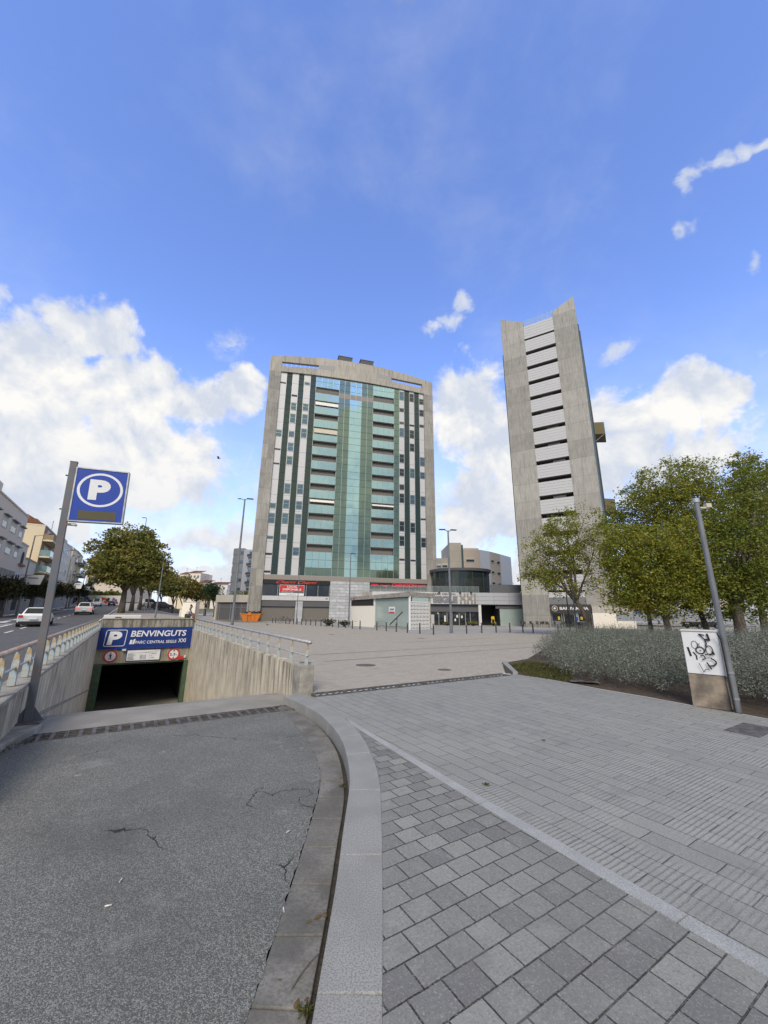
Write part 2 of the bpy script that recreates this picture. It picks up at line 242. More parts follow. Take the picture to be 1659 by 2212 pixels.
# ---------------------------------------------------------------- mesh helpers
class B:
    def __init__(s): s.v=[]; s.f=[]; s.mi=[]
    def add(s,vs,fs,m=0):
        o=len(s.v); s.v+= [tuple(q) for q in vs]; s.f+=[tuple(o+i for i in f) for f in fs]; s.mi+=[m]*len(fs); return s
    def box(s,x0,x1,y0,y1,z0,z1,m=0):
        return s.add([(x0,y0,z0),(x1,y0,z0),(x1,y1,z0),(x0,y1,z0),(x0,y0,z1),(x1,y0,z1),(x1,y1,z1),(x0,y1,z1)],
            [(0,3,2,1),(4,5,6,7),(0,1,5,4),(1,2,6,5),(2,3,7,6),(3,0,4,7)],m)
    def obox(s,c,d,rz=0,m=0,ry=0,rx=0):
        M=Matrix.Translation(c)@Matrix.Rotation(rz,4,'Z')@Matrix.Rotation(ry,4,'Y')@Matrix.Rotation(rx,4,'X'); x,y,z=d[0]/2,d[1]/2,d[2]/2
        vs=[M@Vector(q) for q in [(-x,-y,-z),(x,-y,-z),(x,y,-z),(-x,y,-z),(-x,-y,z),(x,-y,z),(x,y,z),(-x,y,z)]]
        return s.add(vs,[(0,3,2,1),(4,5,6,7),(0,1,5,4),(1,2,6,5),(2,3,7,6),(3,0,4,7)],m)
    def cyl(s,p0,p1,ra,rb=None,n=10,m=0,cap=True):
        p0,p1=Vector(p0),Vector(p1); rb=ra if rb is None else rb; d=(p1-p0).normalized()
        a=d.orthogonal().normalized(); b=d.cross(a); vs=[]
        for p,r in((p0,ra),(p1,rb)):
            for i in range(n):
                q=2*math.pi*i/n; vs.append(p+a*math.cos(q)*r+b*math.sin(q)*r)
        fs=[(i,(i+1)%n,n+(i+1)%n,n+i) for i in range(n)]
        if cap: fs+=[tuple(range(n-1,-1,-1)),tuple(range(n,2*n))]
        return s.add(vs,fs,m)
    def tube(s,pts,r,n=8,m=0):
        pts=[Vector(p) for p in pts]; rs=r if hasattr(r,'__len__') else [r]*len(pts); vs=[]; a=None
        for i,p in enumerate(pts):
            d=(pts[min(i+1,len(pts)-1)]-pts[max(i-1,0)]).normalized()
            if a is None: a=d.orthogonal().normalized()
            a=(a-d*a.dot(d)).normalized(); b=d.cross(a)
            for k in range(n):
                q=2*math.pi*k/n; vs.append(p+(a*math.cos(q)+b*math.sin(q))*rs[i])
        fs=[(j*n+i,j*n+(i+1)%n,(j+1)*n+(i+1)%n,(j+1)*n+i) for j in range(len(pts)-1) for i in range(n)]
        fs+=[tuple(range(n-1,-1,-1)),tuple(range((len(pts)-1)*n,len(pts)*n))]
        return s.add(vs,fs,m)
    def prism(s,p2,z0,z1,m=0):            # 2-D outline in xy, extruded in z
        n=len(p2); vs=[(x,y,z0) for x,y in p2]+[(x,y,z1) for x,y in p2]
        return s.add(vs,[tuple(range(n-1,-1,-1)),tuple(range(n,2*n))]+[(i,(i+1)%n,n+(i+1)%n,n+i) for i in range(n)],m)
    def xz(s,p2,y0,y1,m=0):               # outline in xz, extruded in y
        n=len(p2); vs=[(x,y0,z) for x,z in p2]+[(x,y1,z) for x,z in p2]
        return s.add(vs,[tuple(range(n)),tuple(range(2*n-1,n-1,-1))]+[((i+1)%n,i,n+i,n+(i+1)%n) for i in range(n)],m)
    def yz(s,p2,x0,x1,m=0):
        n=len(p2); vs=[(x0,y,z) for y,z in p2]+[(x1,y,z) for y,z in p2]
        return s.add(vs,[tuple(range(n-1,-1,-1)),tuple(range(n,2*n))]+[(i,(i+1)%n,n+(i+1)%n,n+i) for i in range(n)],m)
    def quad(s,*p,m=0): return s.add(p,[tuple(range(len(p)))],m)
    def obj(s,name,mats,parent=None,smooth=False,bevel=0):
        me=bpy.data.meshes.new(name); me.from_pydata(s.v,[],s.f)
        for q in (mats if isinstance(mats,(list,tuple)) else [mats]): me.materials.append(MATS[q])
        if any(s.mi): me.polygons.foreach_set('material_index',s.mi)
        if smooth: me.polygons.foreach_set('use_smooth',[True]*len(s.f))
        me.update(); o=bpy.data.objects.new(name,me); COL.objects.link(o)
        if parent: o.parent=parent
        if bevel:
            bm=o.modifiers.new('b','BEVEL'); bm.width=bevel; bm.segments=2; bm.limit_method='ANGLE'
        return o
def tag(o,label=None,cat=None,group=None,kind=None):
    for k,v in (('label',label),('category',cat),('group',group),('kind',kind)):
        if v: o[k]=v
    return o
def thing(name,label,cat,loc=(0,0,0),rz=0,group=None):
    o=bpy.data.objects.new(name,None); o.empty_display_size=.3; COL.objects.link(o); o.location=loc; o.rotation_euler=(0,0,rz); return tag(o,label,cat,group)
def copy_tree(o,parent=None):
    kids=[c for c in bpy.data.objects if c.parent==o]
    c=o.copy(); COL.objects.link(c); c.parent=parent
    for k in kids: copy_tree(k,c)
    return c
def text(body,h,w,x,y,z,mat,parent,name='lettering',ext=.01,off=0,shear=0,rz=0,rx=R(90),spacing=1):
    """letters h high; the line is fitted to width w, lower-left corner at x,y,z"""
    cu=bpy.data.curves.new(name,'FONT'); cu.body=body; cu.extrude=ext; cu.offset=off; cu.shear=shear; cu.space_character=spacing; cu.resolution_u=4
    to=bpy.data.objects.new('tmp',cu); COL.objects.link(to); dg=bpy.context.evaluated_depsgraph_get(); me=bpy.data.meshes.new_from_object(to.evaluated_get(dg))
    bpy.data.objects.remove(to); me.name=name
    vs=np.zeros(len(me.vertices)*3,'f'); me.vertices.foreach_get('co',vs); vs=vs.reshape(-1,3)
    mn,mx=vs.min(0),vs.max(0); sx=w/(mx[0]-mn[0]) if w else h/(mx[1]-mn[1]); sy=h/(mx[1]-mn[1])
    vs[:,0]=(vs[:,0]-mn[0])*sx; vs[:,1]=(vs[:,1]-mn[1])*sy; me.vertices.foreach_set('co',vs.ravel()); me.materials.clear(); me.materials.append(MATS[mat]); me.update()
    o=bpy.data.objects.new(name,me); COL.objects.link(o); o.parent=parent; o.location=(x,y,z); o.rotation_euler=(rx,0,rz); return o
def smooth01(x): x=max(0,min(1,x)); return x*x*(3-2*x)
# ---------------------------------------------------------------- ramp frame (a along the ramp away from us, b to the right)
RA=R(122.2); U=Vector((math.cos(RA),math.sin(RA),0)); V=Vector((U.y,-U.x,0)); R0=Vector((-1.65,8.45,0))
def AB(a,b): p=R0+U*a+V*b; return (p.x,p.y)
def toAB(x,y): q=Vector((x,y,0))-R0; return (q.dot(U),q.dot(V))
def hgt(x,y):
    b=toAB(x,y)[1]+3.1
    return .03*max(0,y-19)*(1-smooth01((b-1)/13)) - .02*max(0,min(20,y-45))*smooth01((x+2)/9)
def at(px,Yd,py=1320):
    d=ray(px,py); x=Yd*d.x/d.y; return (x,Yd,hgt(x,Yd))
def zt(px,py,Yd): d=ray(px,py); return EYE+Yd*d.z/d.y
# ---------------------------------------------------------------- palette
ANG=R(32.2)
concrete('concrete_tower',(.355,.345,.315),(.215,.208,.192),amt=.6,stain=(.15,.14,.12))
concrete('concrete_tower_two',(.40,.39,.355),(.25,.243,.225),amt=.6,stain=(.17,.16,.145),pour=3.06,zoff=1.45)
concrete('concrete_top',(.42,.395,.345),(.32,.30,.26),pour=60,zoff=5,amt=.8,stain=(.16,.14,.12))
streaked('ramp_wall',(.66,.60,.47),(.50,.455,.36),(.06,.054,.045),amt=.5)
streaked('ramp_header',(.38,.35,.27),(.30,.28,.23),(.06,.055,.045),amt=.6,scale=.7)
mk('rough_concrete',(.36,.34,.30),(.22,.21,.18),4,.9,bump=.6,bsc=14)
mk('apron_concrete',(.34,.325,.29),(.26,.25,.225),1.3,.9,bump=.35,bsc=40,fine=(60,.35,(.16,.15,.14)))
mk('granite',(.36,.365,.35),(.30,.305,.295),2.5,.75,bump=.25,bsc=120,fine=(115,.7,(.14,.145,.14)),var=(.35,(.29,.28,.255)))
mk('granite_strip',(.42,.435,.43),(.35,.365,.36),3,.75,bump=.2,bsc=130,fine=(125,.6,(.2,.205,.2)))
mk('gutter_slab',(.24,.235,.215),(.13,.127,.117),3,.85,bump=.25,bsc=60,fine=(50,.45,(.09,.088,.08)),var=(.4,(.17,.16,.14)))
asphalt('drive_asphalt',(.14,.143,.132),(.34,.35,.325),150)
asphalt('road_asphalt',(.115,.116,.12),(.15,.15,.155),60,False,.003)
paver('near_paving',(.285,.29,.268),(.165,.166,.162),(.024,.023,.02),.19,.158,.0048,ANG,bump=.9)
paver('stamped_slab',(.30,.305,.287),(.25,.255,.243),(.045,.045,.043),.46,.19,.0038,ANG+math.pi/2,bump=1,groove=8,big=.4)
paver('plaza_paving',(.43,.395,.335),(.36,.33,.285),(.22,.20,.185),.22,.11,.004,ANG,bump=.5,big=.25,blot=(.09,.08,.075))
mk('plaza_path',(.34,.34,.345),(.29,.29,.30),.3,.85,bump=.15,bsc=30)
mk('pavement_grey',(.30,.295,.285),(.25,.245,.24),.4,.9,bump=.15)
mk('soil',(.07,.055,.038),(.04,.031,.022),5,.95,bump=.9,bsc=22,fine=(40,.5,(.13,.09,.05)))
mk('gutter_dirt',(.045,.04,.033),(.07,.06,.048),9,.95,bump=.8,bsc=40)
mk('far_ground',(.24,.23,.2),(.14,.15,.1),.05,.95)
plain('white_paint',(.74,.74,.72),.55); plain('road_paint',(.72,.72,.72),.7); plain('cream_paint',(.80,.76,.66),.7); plain('off_white',(.62,.61,.58),.6)
plain('dark_metal',(.045,.047,.05),.45,.3); plain('black',(.012,.012,.013),.5); plain('iron',(.07,.065,.06),.7,.4); plain('rubber',(.02,.02,.02),.85)
mk('cast_iron',(.17,.16,.145),(.09,.083,.078),8,.65,.3,bump=.3,bsc=60)
plain('sign_blue',(.012,.035,.19),.35); plain('panel_blue',(.013,.05,.33),.25,spec=.6); plain('sign_white',(.70,.71,.72),.5); plain('sign_red',(.50,.035,.03),.45); plain('led_panel',(.085,.075,.035),.35)
mk('galvanised',(.42,.44,.46),(.30,.315,.33),9,.45,.6); mk('grey_pole',(.20,.215,.23),(.145,.155,.17),5,.55,.35,stretch=(1,1,.4))
mk('rusty_pole',(.125,.145,.17),(.105,.12,.14),1.2,.6,.3,fine=(3.2,.25,(.26,.12,.05)))
mk('rail_tube',(.50,.52,.53),(.40,.42,.43),6,.4,.6,fine=(9,.3,(.42,.30,.2)))
mk('old_rail_tube',(.46,.40,.33),(.36,.36,.36),5,.6,.2,fine=(7,.7,(.42,.22,.12)),bump=.3)
mk('rail_post',(.27,.35,.39),(.40,.44,.44),7,.7,0,fine=(9,.85,(.36,.25,.09)),bump=.3)
mk('green_paint',(.055,.11,.06),(.035,.07,.042),3,.6,fine=(14,.5,(.12,.13,.09)))
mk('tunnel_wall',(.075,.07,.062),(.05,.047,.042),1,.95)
mk('bark',(.075,.062,.050),(.14,.12,.10),9,.95,bump=.8,bsc=25,stretch=(1,1,.25))
mk('pale_bark',(.16,.145,.12),(.09,.08,.065),9,.95,bump=.7,bsc=25,stretch=(1,1,.3))
# ---------------------------------------------------------------- ground
def sheet(name,al,bl,mat,dz=0,skip=None,kind='structure'):
    vs=[];fs=[];na,nb=len(al),len(bl)
    for a in al:
        for b in bl: x,y=AB(a,b); vs.append((x,y,hgt(x,y)+dz))
    for i in range(na-1):
        for j in range(nb-1):
            if skip and skip((al[i]+al[i+1])/2,(bl[j]+bl[j+1])/2): continue
            fs.append((i*nb+j,i*nb+j+1,(i+1)*nb+j+1,(i+1)*nb+j))
    b=B(); b.v=vs; b.f=fs; b.mi=[0]*len(fs); return tag(b.obj(name,mat),kind=kind)
def rng(a,b,n): return [a+(b-a)*i/n for i in range(n+1)]
sheet('ground',rng(-60,0,3)+rng(10,160,15)+[200,300,500,900,1500,3000],[-3000,-1500,-700,-300,-150,-80,-40,-19.5],'far_ground',-.3)
sheet('far_ground',[280,400,600,1000,2000,3000],[-19.5,0,40,100,300,800,1600,3000],'far_ground',-.2)
sheet('plaza',[0]+rng(1,17.55,8)+rng(20,90,35)+rng(100,280,12),[-5,.24]+rng(1,45,30)+[60,90,140,220,400],'plaza_paving',0,lambda a,b:a<17.5 and b<.24)
sheet('road',[-2,0]+rng(4,100,32)+rng(110,280,12),rng(-15.6,-4.56,6),'road_asphalt',-.1)
b_=sheet('road_shoulder',[17.55]+rng(20,100,27)+rng(110,280,12),[-5.25,-5.0],'granite',.004)
sheet('left_pavement',[-2]+rng(4,100,24)+rng(110,280,10),[-19.5,-15.75],'pavement_grey',.03)
sheet('left_kerb',[-2]+rng(4,100,24)+rng(110,280,10),[-15.75,-15.6],'granite',.035)
# road markings
rm=B()
def mark(a0,a1,b0,b1):
    n=max(1,int((a1-a0)/4)); 
    for i in range(n):
        q=[(a0+(a1-a0)*(i+k)/n,bb) for k,bb in ((0,b0),(0,b1),(1,b1),(1,b0))]
        pts=[AB(*p) for p in q]; rm.quad(*[(x,y,hgt(x,y)-.094) for x,y in pts])
for i in range(26): mark(14+i*4.2,16.1+i*4.2,-9.75,-9.6)
mark(6,60,-13.0,-12.85); mark(64,140,-12.9,-12.75); mark(15,190,-5.7,-5.58)
for i in range(6): mark(86,89.5,-14.8+i*.9,-14.3+i*.9)
mark(33,37,-11.45,-11.25); mark(36,36.5,-12.2,-11.3); mark(35.4,36,-12.5,-12.2); mark(37.6,38,-11.9,-10.9)
for k in range(5): mark(40+k*5,42.5+k*5,-13-.1,-12.4)
tag(rm.obj('road_marking','road_paint'),kind='structure')
b=B()
for p,q in (((700,1429),(1166,1397)),((655,1397),(1051,1379.5)),((655,1416),(1160,1388))):
    p,q=Vector((*G(*p),0)),Vector((*G(*q),0)); n=(q-p).normalized(); n=Vector((-n.y,n.x,0))*.05; b.quad(*[(v.x,v.y,.004) for v in (p-n,q-n,q+n,p+n)])
tag(b.obj('plaza_joint','gutter_slab'),kind='structure')
# path in front of the shops
PT=[(470,1343),(588,1345.5),(660,1350),(720,1354),(780,1359),(834,1362.7),(880,1366),(936,1370),(1008,1368.3),(1072,1366),(1150,1366.5),(1215,1371),(1300,1370)]
b=B(); lo=[G(*p) for p in PT]; 
for i in range(len(lo)-1):
    for k in range(6):
        def P(i,k): x,y=lo[i]; yy=y+(86-y)*k/6; xx=x*(1+ (yy-y)/y*.9); return (xx,yy,hgt(xx,yy)+.004)
        b.quad(P(i,k),P(i+1,k),P(i+1,k+1),P(i,k+1))
tag(b.obj('path','plaza_path'),kind='structure')
# near ground ------------------------------------------------
def poly(name,pts,mat,z):
    b=B(); b.quad(*[(x,y,z) for x,y in pts]); return tag(b.obj(name,mat),kind='structure')
KR=[G(*p) for p in [(654,1497),(700,1521),(750,1553),(779,1585),(800,1620),(815,1660),(823,1700),(826,1820),(828,2000)]]+[(.01,1.6),(.01,.5),(.01,-8)]
KL=[G(*p) for p in [(612,1503),(650,1519),(690,1541),(720,1570),(740,1600),(752,1640),(757,1690),(740,1800),(728,1900)]]+[(-.27,2.2),(-.27,1.6),(-.27,.5),(-.27,-8)]
GL=[G(*p,-.15) for p in [(600,1531),(625,1552),(650,1580),(675,1620),(690,1650),(693,1700),(670,1780),(640,1880),(600,2000),(560,2130)]]+[(-.62,1.6),(-.62,.5),(-.62,-8)]
def resample(P,n):
    P=np.array(P); 
    d=np.r_[0,np.cumsum(np.hypot(*np.diff(P,axis=0).T))]; t=np.linspace(0,d[-1],n)
    return np.c_[np.interp(t,d,P[:,0]),np.interp(t,d,P[:,1])]
def smoothline(P,n=160):
    Q=resample(P,n)
    for _ in range(5): Q[1:-1]=(Q[:-2]+2*Q[1:-1]+Q[2:])/4
    return Q
kr,kl,gl=smoothline(KR),smoothline(KL),smoothline(GL)
# pair each outer point with the inner kerb point nearest to it
def nearest(P,q): return P[np.argmin(((P-q)**2).sum(1))]
def fine(P): return resample(P,1600)
klf,glf,krf=fine(kl),fine(gl),fine(kr)
b=B(); g2=B()
cum=np.r_[0,np.cumsum(np.hypot(*np.diff(kr,axis=0).T))]
joints=[0,1.15,2.25,3.05,3.75,4.75,5.75,6.75,7.75,8.75,9.75,11,12.5,14,15.5,cum[-1]]
def blockrow(bb,outer,inner,joints,z0,z1,gap=.004,reg=.12):
    d=np.r_[0,np.cumsum(np.hypot(*np.diff(outer,axis=0).T))]
    for j0,j1 in zip(joints[:-1],joints[1:]):
        if j1>d[-1]: j1=d[-1]
        if j1-j0<.05: continue
        n=max(2,int((j1-j0)/reg)+1); ts=np.linspace(j0+gap,j1-gap,n)
        o=[(float(np.interp(q,d,outer[:,0])),float(np.interp(q,d,outer[:,1]))) for q in ts]
        i_=[tuple(map(float,nearest(inner,np.array(q)))) for q in o]
        if j0==0: i_[0]=tuple(map(float,inner[0]))
        bb.prism(i_+o[::-1],z0,z1)
blockrow(b,kr,klf,joints,-.3,0)
tag(b.obj('kerb','granite',bevel=.007),kind='structure')
kl2=kl.copy(); jl=[0]+list(np.cumsum([.5,.45,.42,.42,.4,.42,.4,.42,.45]+[.42]*30)); blockrow(g2,kl2-np.array([.05,0]),glf,jl,-.4,-.146,gap=.006)
b=B(); gi=kl2-np.array([.055,0])
for i in range(len(gi)-1): b.quad((*gi[i],-.175),(*gi[i+1],-.175),(*kl2[i+1],-.185),(*kl2[i],-.185))
tag(b.obj('gutter_channel','gutter_dirt'),kind='structure')
tag(g2.obj('gutter','gutter_slab',bevel=.006),kind='structure')
random.seed(4)
edge=[(float(x)+random.uniform(-.010,.008),float(y)) for x,y in resample(gl,420)]
c1=AB(-.56,-.3)
b=B(); e_=[c1]+[p for p in edge if toAB(*p)[0]<-.575]; l0=Vector((*AB(-.56,-40),0)); l1=Vector((-60,-60,0)); n=len(e_)
for i in range(n-1):
    p=l0.lerp(l1,i/(n-1)); q=l0.lerp(l1,(i+1)/(n-1)); b.quad((p.x,p.y,-.144),(q.x,q.y,-.144),(*e_[i+1],-.144),(*e_[i],-.144))
tag(b.obj('drive','drive_asphalt'),kind='structure')
poly('drive_base',[AB(0,-40),(-60,-60),(3,-60),(3,0),AB(-1,.1),AB(0,0)],'gutter_dirt',-.2)
s_r=[(-2.1,-.03),(-4.87,-.19),(-7.05,-.28),(-16,-.62)]; s_l=[(-2.5,-.13),(-4.95,-.305),(-7.05,-.40),(-16,-.74)]
lft=[tuple(map(float,q)) for q in kr if q[1]<6.35]
poly('pavement',[AB(*p) for p in s_l]+[(6,-8)]+lft[::-1],'near_paving',-.004)
b=B(); L_=[AB(*p) for p in s_r]; L2=[AB(*p) for p in s_l]
sr,sl=resample(L_,200),resample(L2,1000); blockrow(b,sr,sl,[0,1.6,3.1,4.62,6.1,7.6,9.1,10.6,12.1,13.6],-.1,.002,gap=.003,reg=.5)
tag(b.obj('paving_edge_strip','granite_strip'),kind='structure')
kr_top=[tuple(map(float,q)) for q in kr if q[1]>=6.3]
bedge=[G(*p) for p in [(1092,1456),(1115,1457),(1200,1471),(1300,1490),(1400,1507),(1500,1526),(1600,1543),(1700,1562),(2000,1630)]]
poly('slab_paving',kr_top+[AB(*p) for p in s_r]+[(12,-10),(14,2)]+bedge[::-1]+[AB(-.4,5.8),AB(-.4,.05)],'stamped_slab',-.002)
poly('drain_base',[AB(-.42,.0),AB(-.42,40),AB(.02,40),AB(.02,.0)],'pavement_grey',-.06)
poly('plaza_edge',[AB(-.03,.0),AB(-.03,6.0),AB(.04,6.0),AB(.04,.0)],'granite',-.001)
# planted bed
bed_far=[G(*p) for p in [(1085,1433),(1140,1424),(1175,1402),(1215,1384),(1340,1374)]]+[(40,30),(40,-6)]
b=B(); b.quad(*[(x,y,.012) for x,y in bedge+[(40,-6),(40,30)]+bed_far[4::-1]]); tag(b.obj('planting_soil','soil'),kind='structure')
b=B()
kp=[G(1085,1433),G(1091,1434),G(1118,1454),G(1092,1457)]
b.prism([G(1084,1434),G(1108,1457),G(1119,1457.5),G(1095,1434)],-.05,.07)
tag(b.obj('bed_kerb','granite',bevel=.008),kind='structure')
b=B(); pts=bedge
for i in range(1,len(pts)-1):
    (x0,y0),(x1,y1)=pts[i],pts[i+1]; n=Vector((y1-y0,x0-x1)).normalized()*-.045
    b.prism([(x0,y0),(x1,y1),(x1-n.x,y1-n.y),(x0-n.x,y0-n.y)],-.05,.008)
tag(b.obj('bed_edging','granite'),kind='structure')
# ---------------------------------------------------------------- car park ramp
def ramp_thing(name,label,cat,group=None): return thing(name,label,cat,(R0.x,R0.y,0),ANG,group)
LR=17.2; BOT=-3.5
def topz(a): return .5+.1*a/LR
fl=B(); prof=[(-.12,-.148),(.9,-.15),(1.6,-.24),(LR,BOT),(32,BOT)]
for (a0,z0),(a1,z1) in zip(prof[:-1],prof[1:]): fl.quad((-4.4,a0,z0),(.1,a0,z0),(.1,a1,z1),(-4.4,a1,z1))
o=fl.obj('ramp_floor','apron_concrete'); o.location=(R0.x,R0.y,0); o.rotation_euler=(0,0,ANG); tag(o,kind='structure')
rw=ramp_thing('retaining_wall','streaked concrete wall on the right of the ramp, under the clean tube railing','wall')
B().yz([(0,-.5),(LR,-4),(LR,topz(LR)),(0,topz(0))],0,.24).obj('wall_face','ramp_wall',rw)
B().yz([(-.03,-.2),(.42,-.2),(.42,.535),(-.03,.535)],-.03,.27).obj('end_pier','rough_concrete',rw,bevel=.02)
lw=ramp_thing('retaining_wall','streaked concrete wall on the left of the ramp, behind the rusty sign pole','wall')
B().yz([(-3.2,-.5),(0,-.5),(LR,-4),(LR,topz(LR)),(-3.2,.42)],-4.54,-4.3).obj('wall_face','ramp_wall',lw)
B().yz([(-3.2,.422),(LR,topz(LR)+.002),(LR,topz(LR)+.06),(-3.2,.48)],-4.6,-4.26).obj('coping','rough_concrete',lw)
lw.children
B().yz([(.8,-.17),(LR,-2.25),(LR,-2.2),(.8,-.1)],-4.299,-4.28).obj('cable_conduit','rough_concrete',lw)
hd=ramp_thing('ramp_portal','concrete portal over the dark garage mouth with green frame','garage entrance')
B().box(-4.3,0,LR,LR+.4,-1.05,1.13).obj('header_beam','ramp_header',hd)
B().box(-4.32,.02,LR-.05,LR+.42,1.13,1.17).obj('coping','rough_concrete',hd)
B().box(-4.3,-3.95,LR+.0,LR+.5,-4,-1.05).box(-.22,0,LR,LR+.5,-4,-1.05).box(-3.95,-.22,LR+.1,LR+.3,-1.14,-1.05).obj('door_frame','green_paint',hd)
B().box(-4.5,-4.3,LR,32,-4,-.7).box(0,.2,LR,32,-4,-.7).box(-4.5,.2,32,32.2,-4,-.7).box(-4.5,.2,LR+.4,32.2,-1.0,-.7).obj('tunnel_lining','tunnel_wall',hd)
# signs on the portal
sg=ramp_thing('welcome_sign','long blue welcome board with a big white P over the ramp mouth','sign')
y=LR-.1
bd=B().xz([(-4.27,-.32),(-.02,-.32),(-.02,.68),(-4.27,.68)],y,y+.06).obj('board','sign_blue',sg)
B().box(-4.29,0,y-.012,y+.05,.68,.71).box(-4.29,0,y-.012,y+.05,-.35,-.32).box(-4.3,-4.27,y-.012,y+.05,-.35,.71).box(-.02,.0,y-.012,y+.05,-.35,.71).obj('border','panel_blue',sg)
def ring(bb,x0,x1,z0,z1,w,yy,r=.08,m=0,shear=0):
    pts=[];pi=[]
    for cx,cz,a0 in ((x1-r,z1-r,0),(x0+r,z1-r,90),(x0+r,z0+r,180),(x1-r,z0+r,270)):
        for k in range(6):
            q=R(a0+k*18); pts.append((cx+r*math.cos(q),cz+r*math.sin(q))); pi.append((cx+(r-w)*math.cos(q),cz+(r-w)*math.sin(q)))
    n=len(pts); f=lambda p:(p[0]+shear*(p[1]-z0),yy,p[1])
    bb.add([f(p) for p in pts]+[f(p) for p in pi],[(i,(i+1)%n,n+(i+1)%n,n+i) for i in range(n)],m)
b=B(); ring(b,-4.05,-3.13,-.22,.60,.03,y-.013,.1,0,.06); b.obj('white_outline','sign_white',sg)
text('P',.66,.62,-3.92,y-.012,-.14,'sign_white',sg,off=.05,shear=.1)
text('BENVINGUTS',.31,2.62,-2.92,y-.012,.235,'sign_white',sg,off=.022,shear=.12)
text('PARC CENTRAL SEGLE',.15,1.95,-2.68,y-.012,-.12,'sign_white',sg,off=.012,shear=.12)
text('XXI',.20,.38,-.66,y-.012,-.1,'sign_white',sg,off=.02)
b=B(); b.xz([(-2.94,-.13),(-2.82,-.13),(-2.80,.07),(-2.90,.09)],y-.012,y); b.xz([(-2.80,-.13),(-2.72,-.13),(-2.67,.13),(-2.76,.10)],y-.012,y); b.obj('tower_logo','sign_white',sg)
y2=LR-.02
tt=ramp_thing('timetable_board','white opening hours board under the blue welcome board','sign')
B().box(-2.98,-1.42,y2-.03,y2,-.98,-.42).obj('frame','sign_blue',tt); B().box(-2.95,-1.45,y2-.04,y2-.03,-.95,-.45).obj('board','sign_white',tt)
text('HORARI PARQUING S. XXI',.09,1.36,-2.88,y2-.045,-.575,'black',tt,off=.01,shear=.1)
for i,(l,r_) in enumerate([('ENTRADA',''),('DILLUNS A DIJOUS','07:00 a 23:00'),('DIVENDRES','07:00 a 01:00'),('DISSABTES','07:00 a 01:00'),('DIUMENGES','09:00 a 23:00')]):
    z=-.66-i*.062; text(l,.036,None,-2.9,y2-.045,z,'black',tt,ext=.003)
    if r_: text(r_,.036,None,-2.36,y2-.045,z,'black',tt,ext=.003)
B().box(-1.93,-1.925,y2-.046,y2-.04,-.93,-.6).obj('rule_line','black',tt)
for i,s in enumerate(['SORTIDES','24','HORES']): text(s,.036,None,-1.86,y2-.045,-.66-i*.1,'black',tt,ext=.003)
def disc(bb,cx,cz,r,yy,m,n=40,th=.02): bb.cyl((cx,yy,cz),(cx,yy-th,cz),r,r,n,m)
for cx,cz,lab in ((-3.66,-.70,'round red no pedestrians sign with a walking figure on the portal'),(-.78,-.72,'round red height limit sign reading 2.3 m on the portal')):
    rs=ramp_thing('traffic_sign',lab,'traffic sign'); b=B(); disc(b,cx,cz,.30,y2,0); b.obj('red_ring','sign_red',rs); b=B(); disc(b,cx,cz,.225,y2-.02,0,th=.006); b.obj('white_face','sign_white',rs)
    if cx<-2:
        b=B(); f=lambda x,z:(cx+x*.85,y2-.03,cz+z*.85); disc(b,cx+.005,cz+.155,.024,y2-.027,0,12,.004)
        for p in [[(-.03,.12),(.03,.13),(.045,.0),(-.02,-.02)],[(-.02,.0),(.04,0),(.0,-.09),(-.05,-.19),(-.085,-.18),(-.03,-.08)],[(.0,.01),(.045,0),(.05,-.08),(.08,-.19),(.045,-.2),(.015,-.09)],[(-.03,.12),(-.01,.09),(-.06,.02),(-.085,.03)],[(.02,.12),(.04,.1),(.09,.05),(.075,.03),(.03,.07)]]: b.quad(*[f(*q) for q in p])
        b.obj('walking_figure','black',rs)
    else:
        text('2.3',.13,.27,cx-.2,y2-.03,cz-.065,'black',rs,off=.02,ext=.004); text('m',.05,.07,cx+.1,y2-.03,cz-.065,'black',rs,ext=.004)
        b=B(); b.quad((cx-.05,y2-.03,cz+.21),(cx+.05,y2-.03,cz+.21),(cx,y2-.03,cz+.12)); b.obj('arrow_mark','black',rs); b=B(); b.quad((cx-.05,y2-.03,cz-.21),(cx,y2-.03,cz-.12),(cx+.05,y2-.03,cz-.21)); b.obj('arrow_mark','black',rs)
al=ramp_thing('alarm_box','small red alarm box with a lamp beside the height limit sign','alarm'); B().box(-.56,-.3,y2-.08,y2,-1.0,-.84).obj('box','sign_red',al,bevel=.01); B().box(-.27,-.17,y2-.1,y2,-.93,-.8).obj('lamp','off_white',al,bevel=.01)
al=ramp_thing('security_camera','small white camera box under the left of the welcome board','camera'); B().box(-3.2,-3.02,y2-.16,y2,-.45,-.36).obj('housing','off_white',al,bevel=.01); B().box(-3.17,-3.14,y2-.1,y2-.05,-.36,-.33).obj('bracket','dark_metal',al)
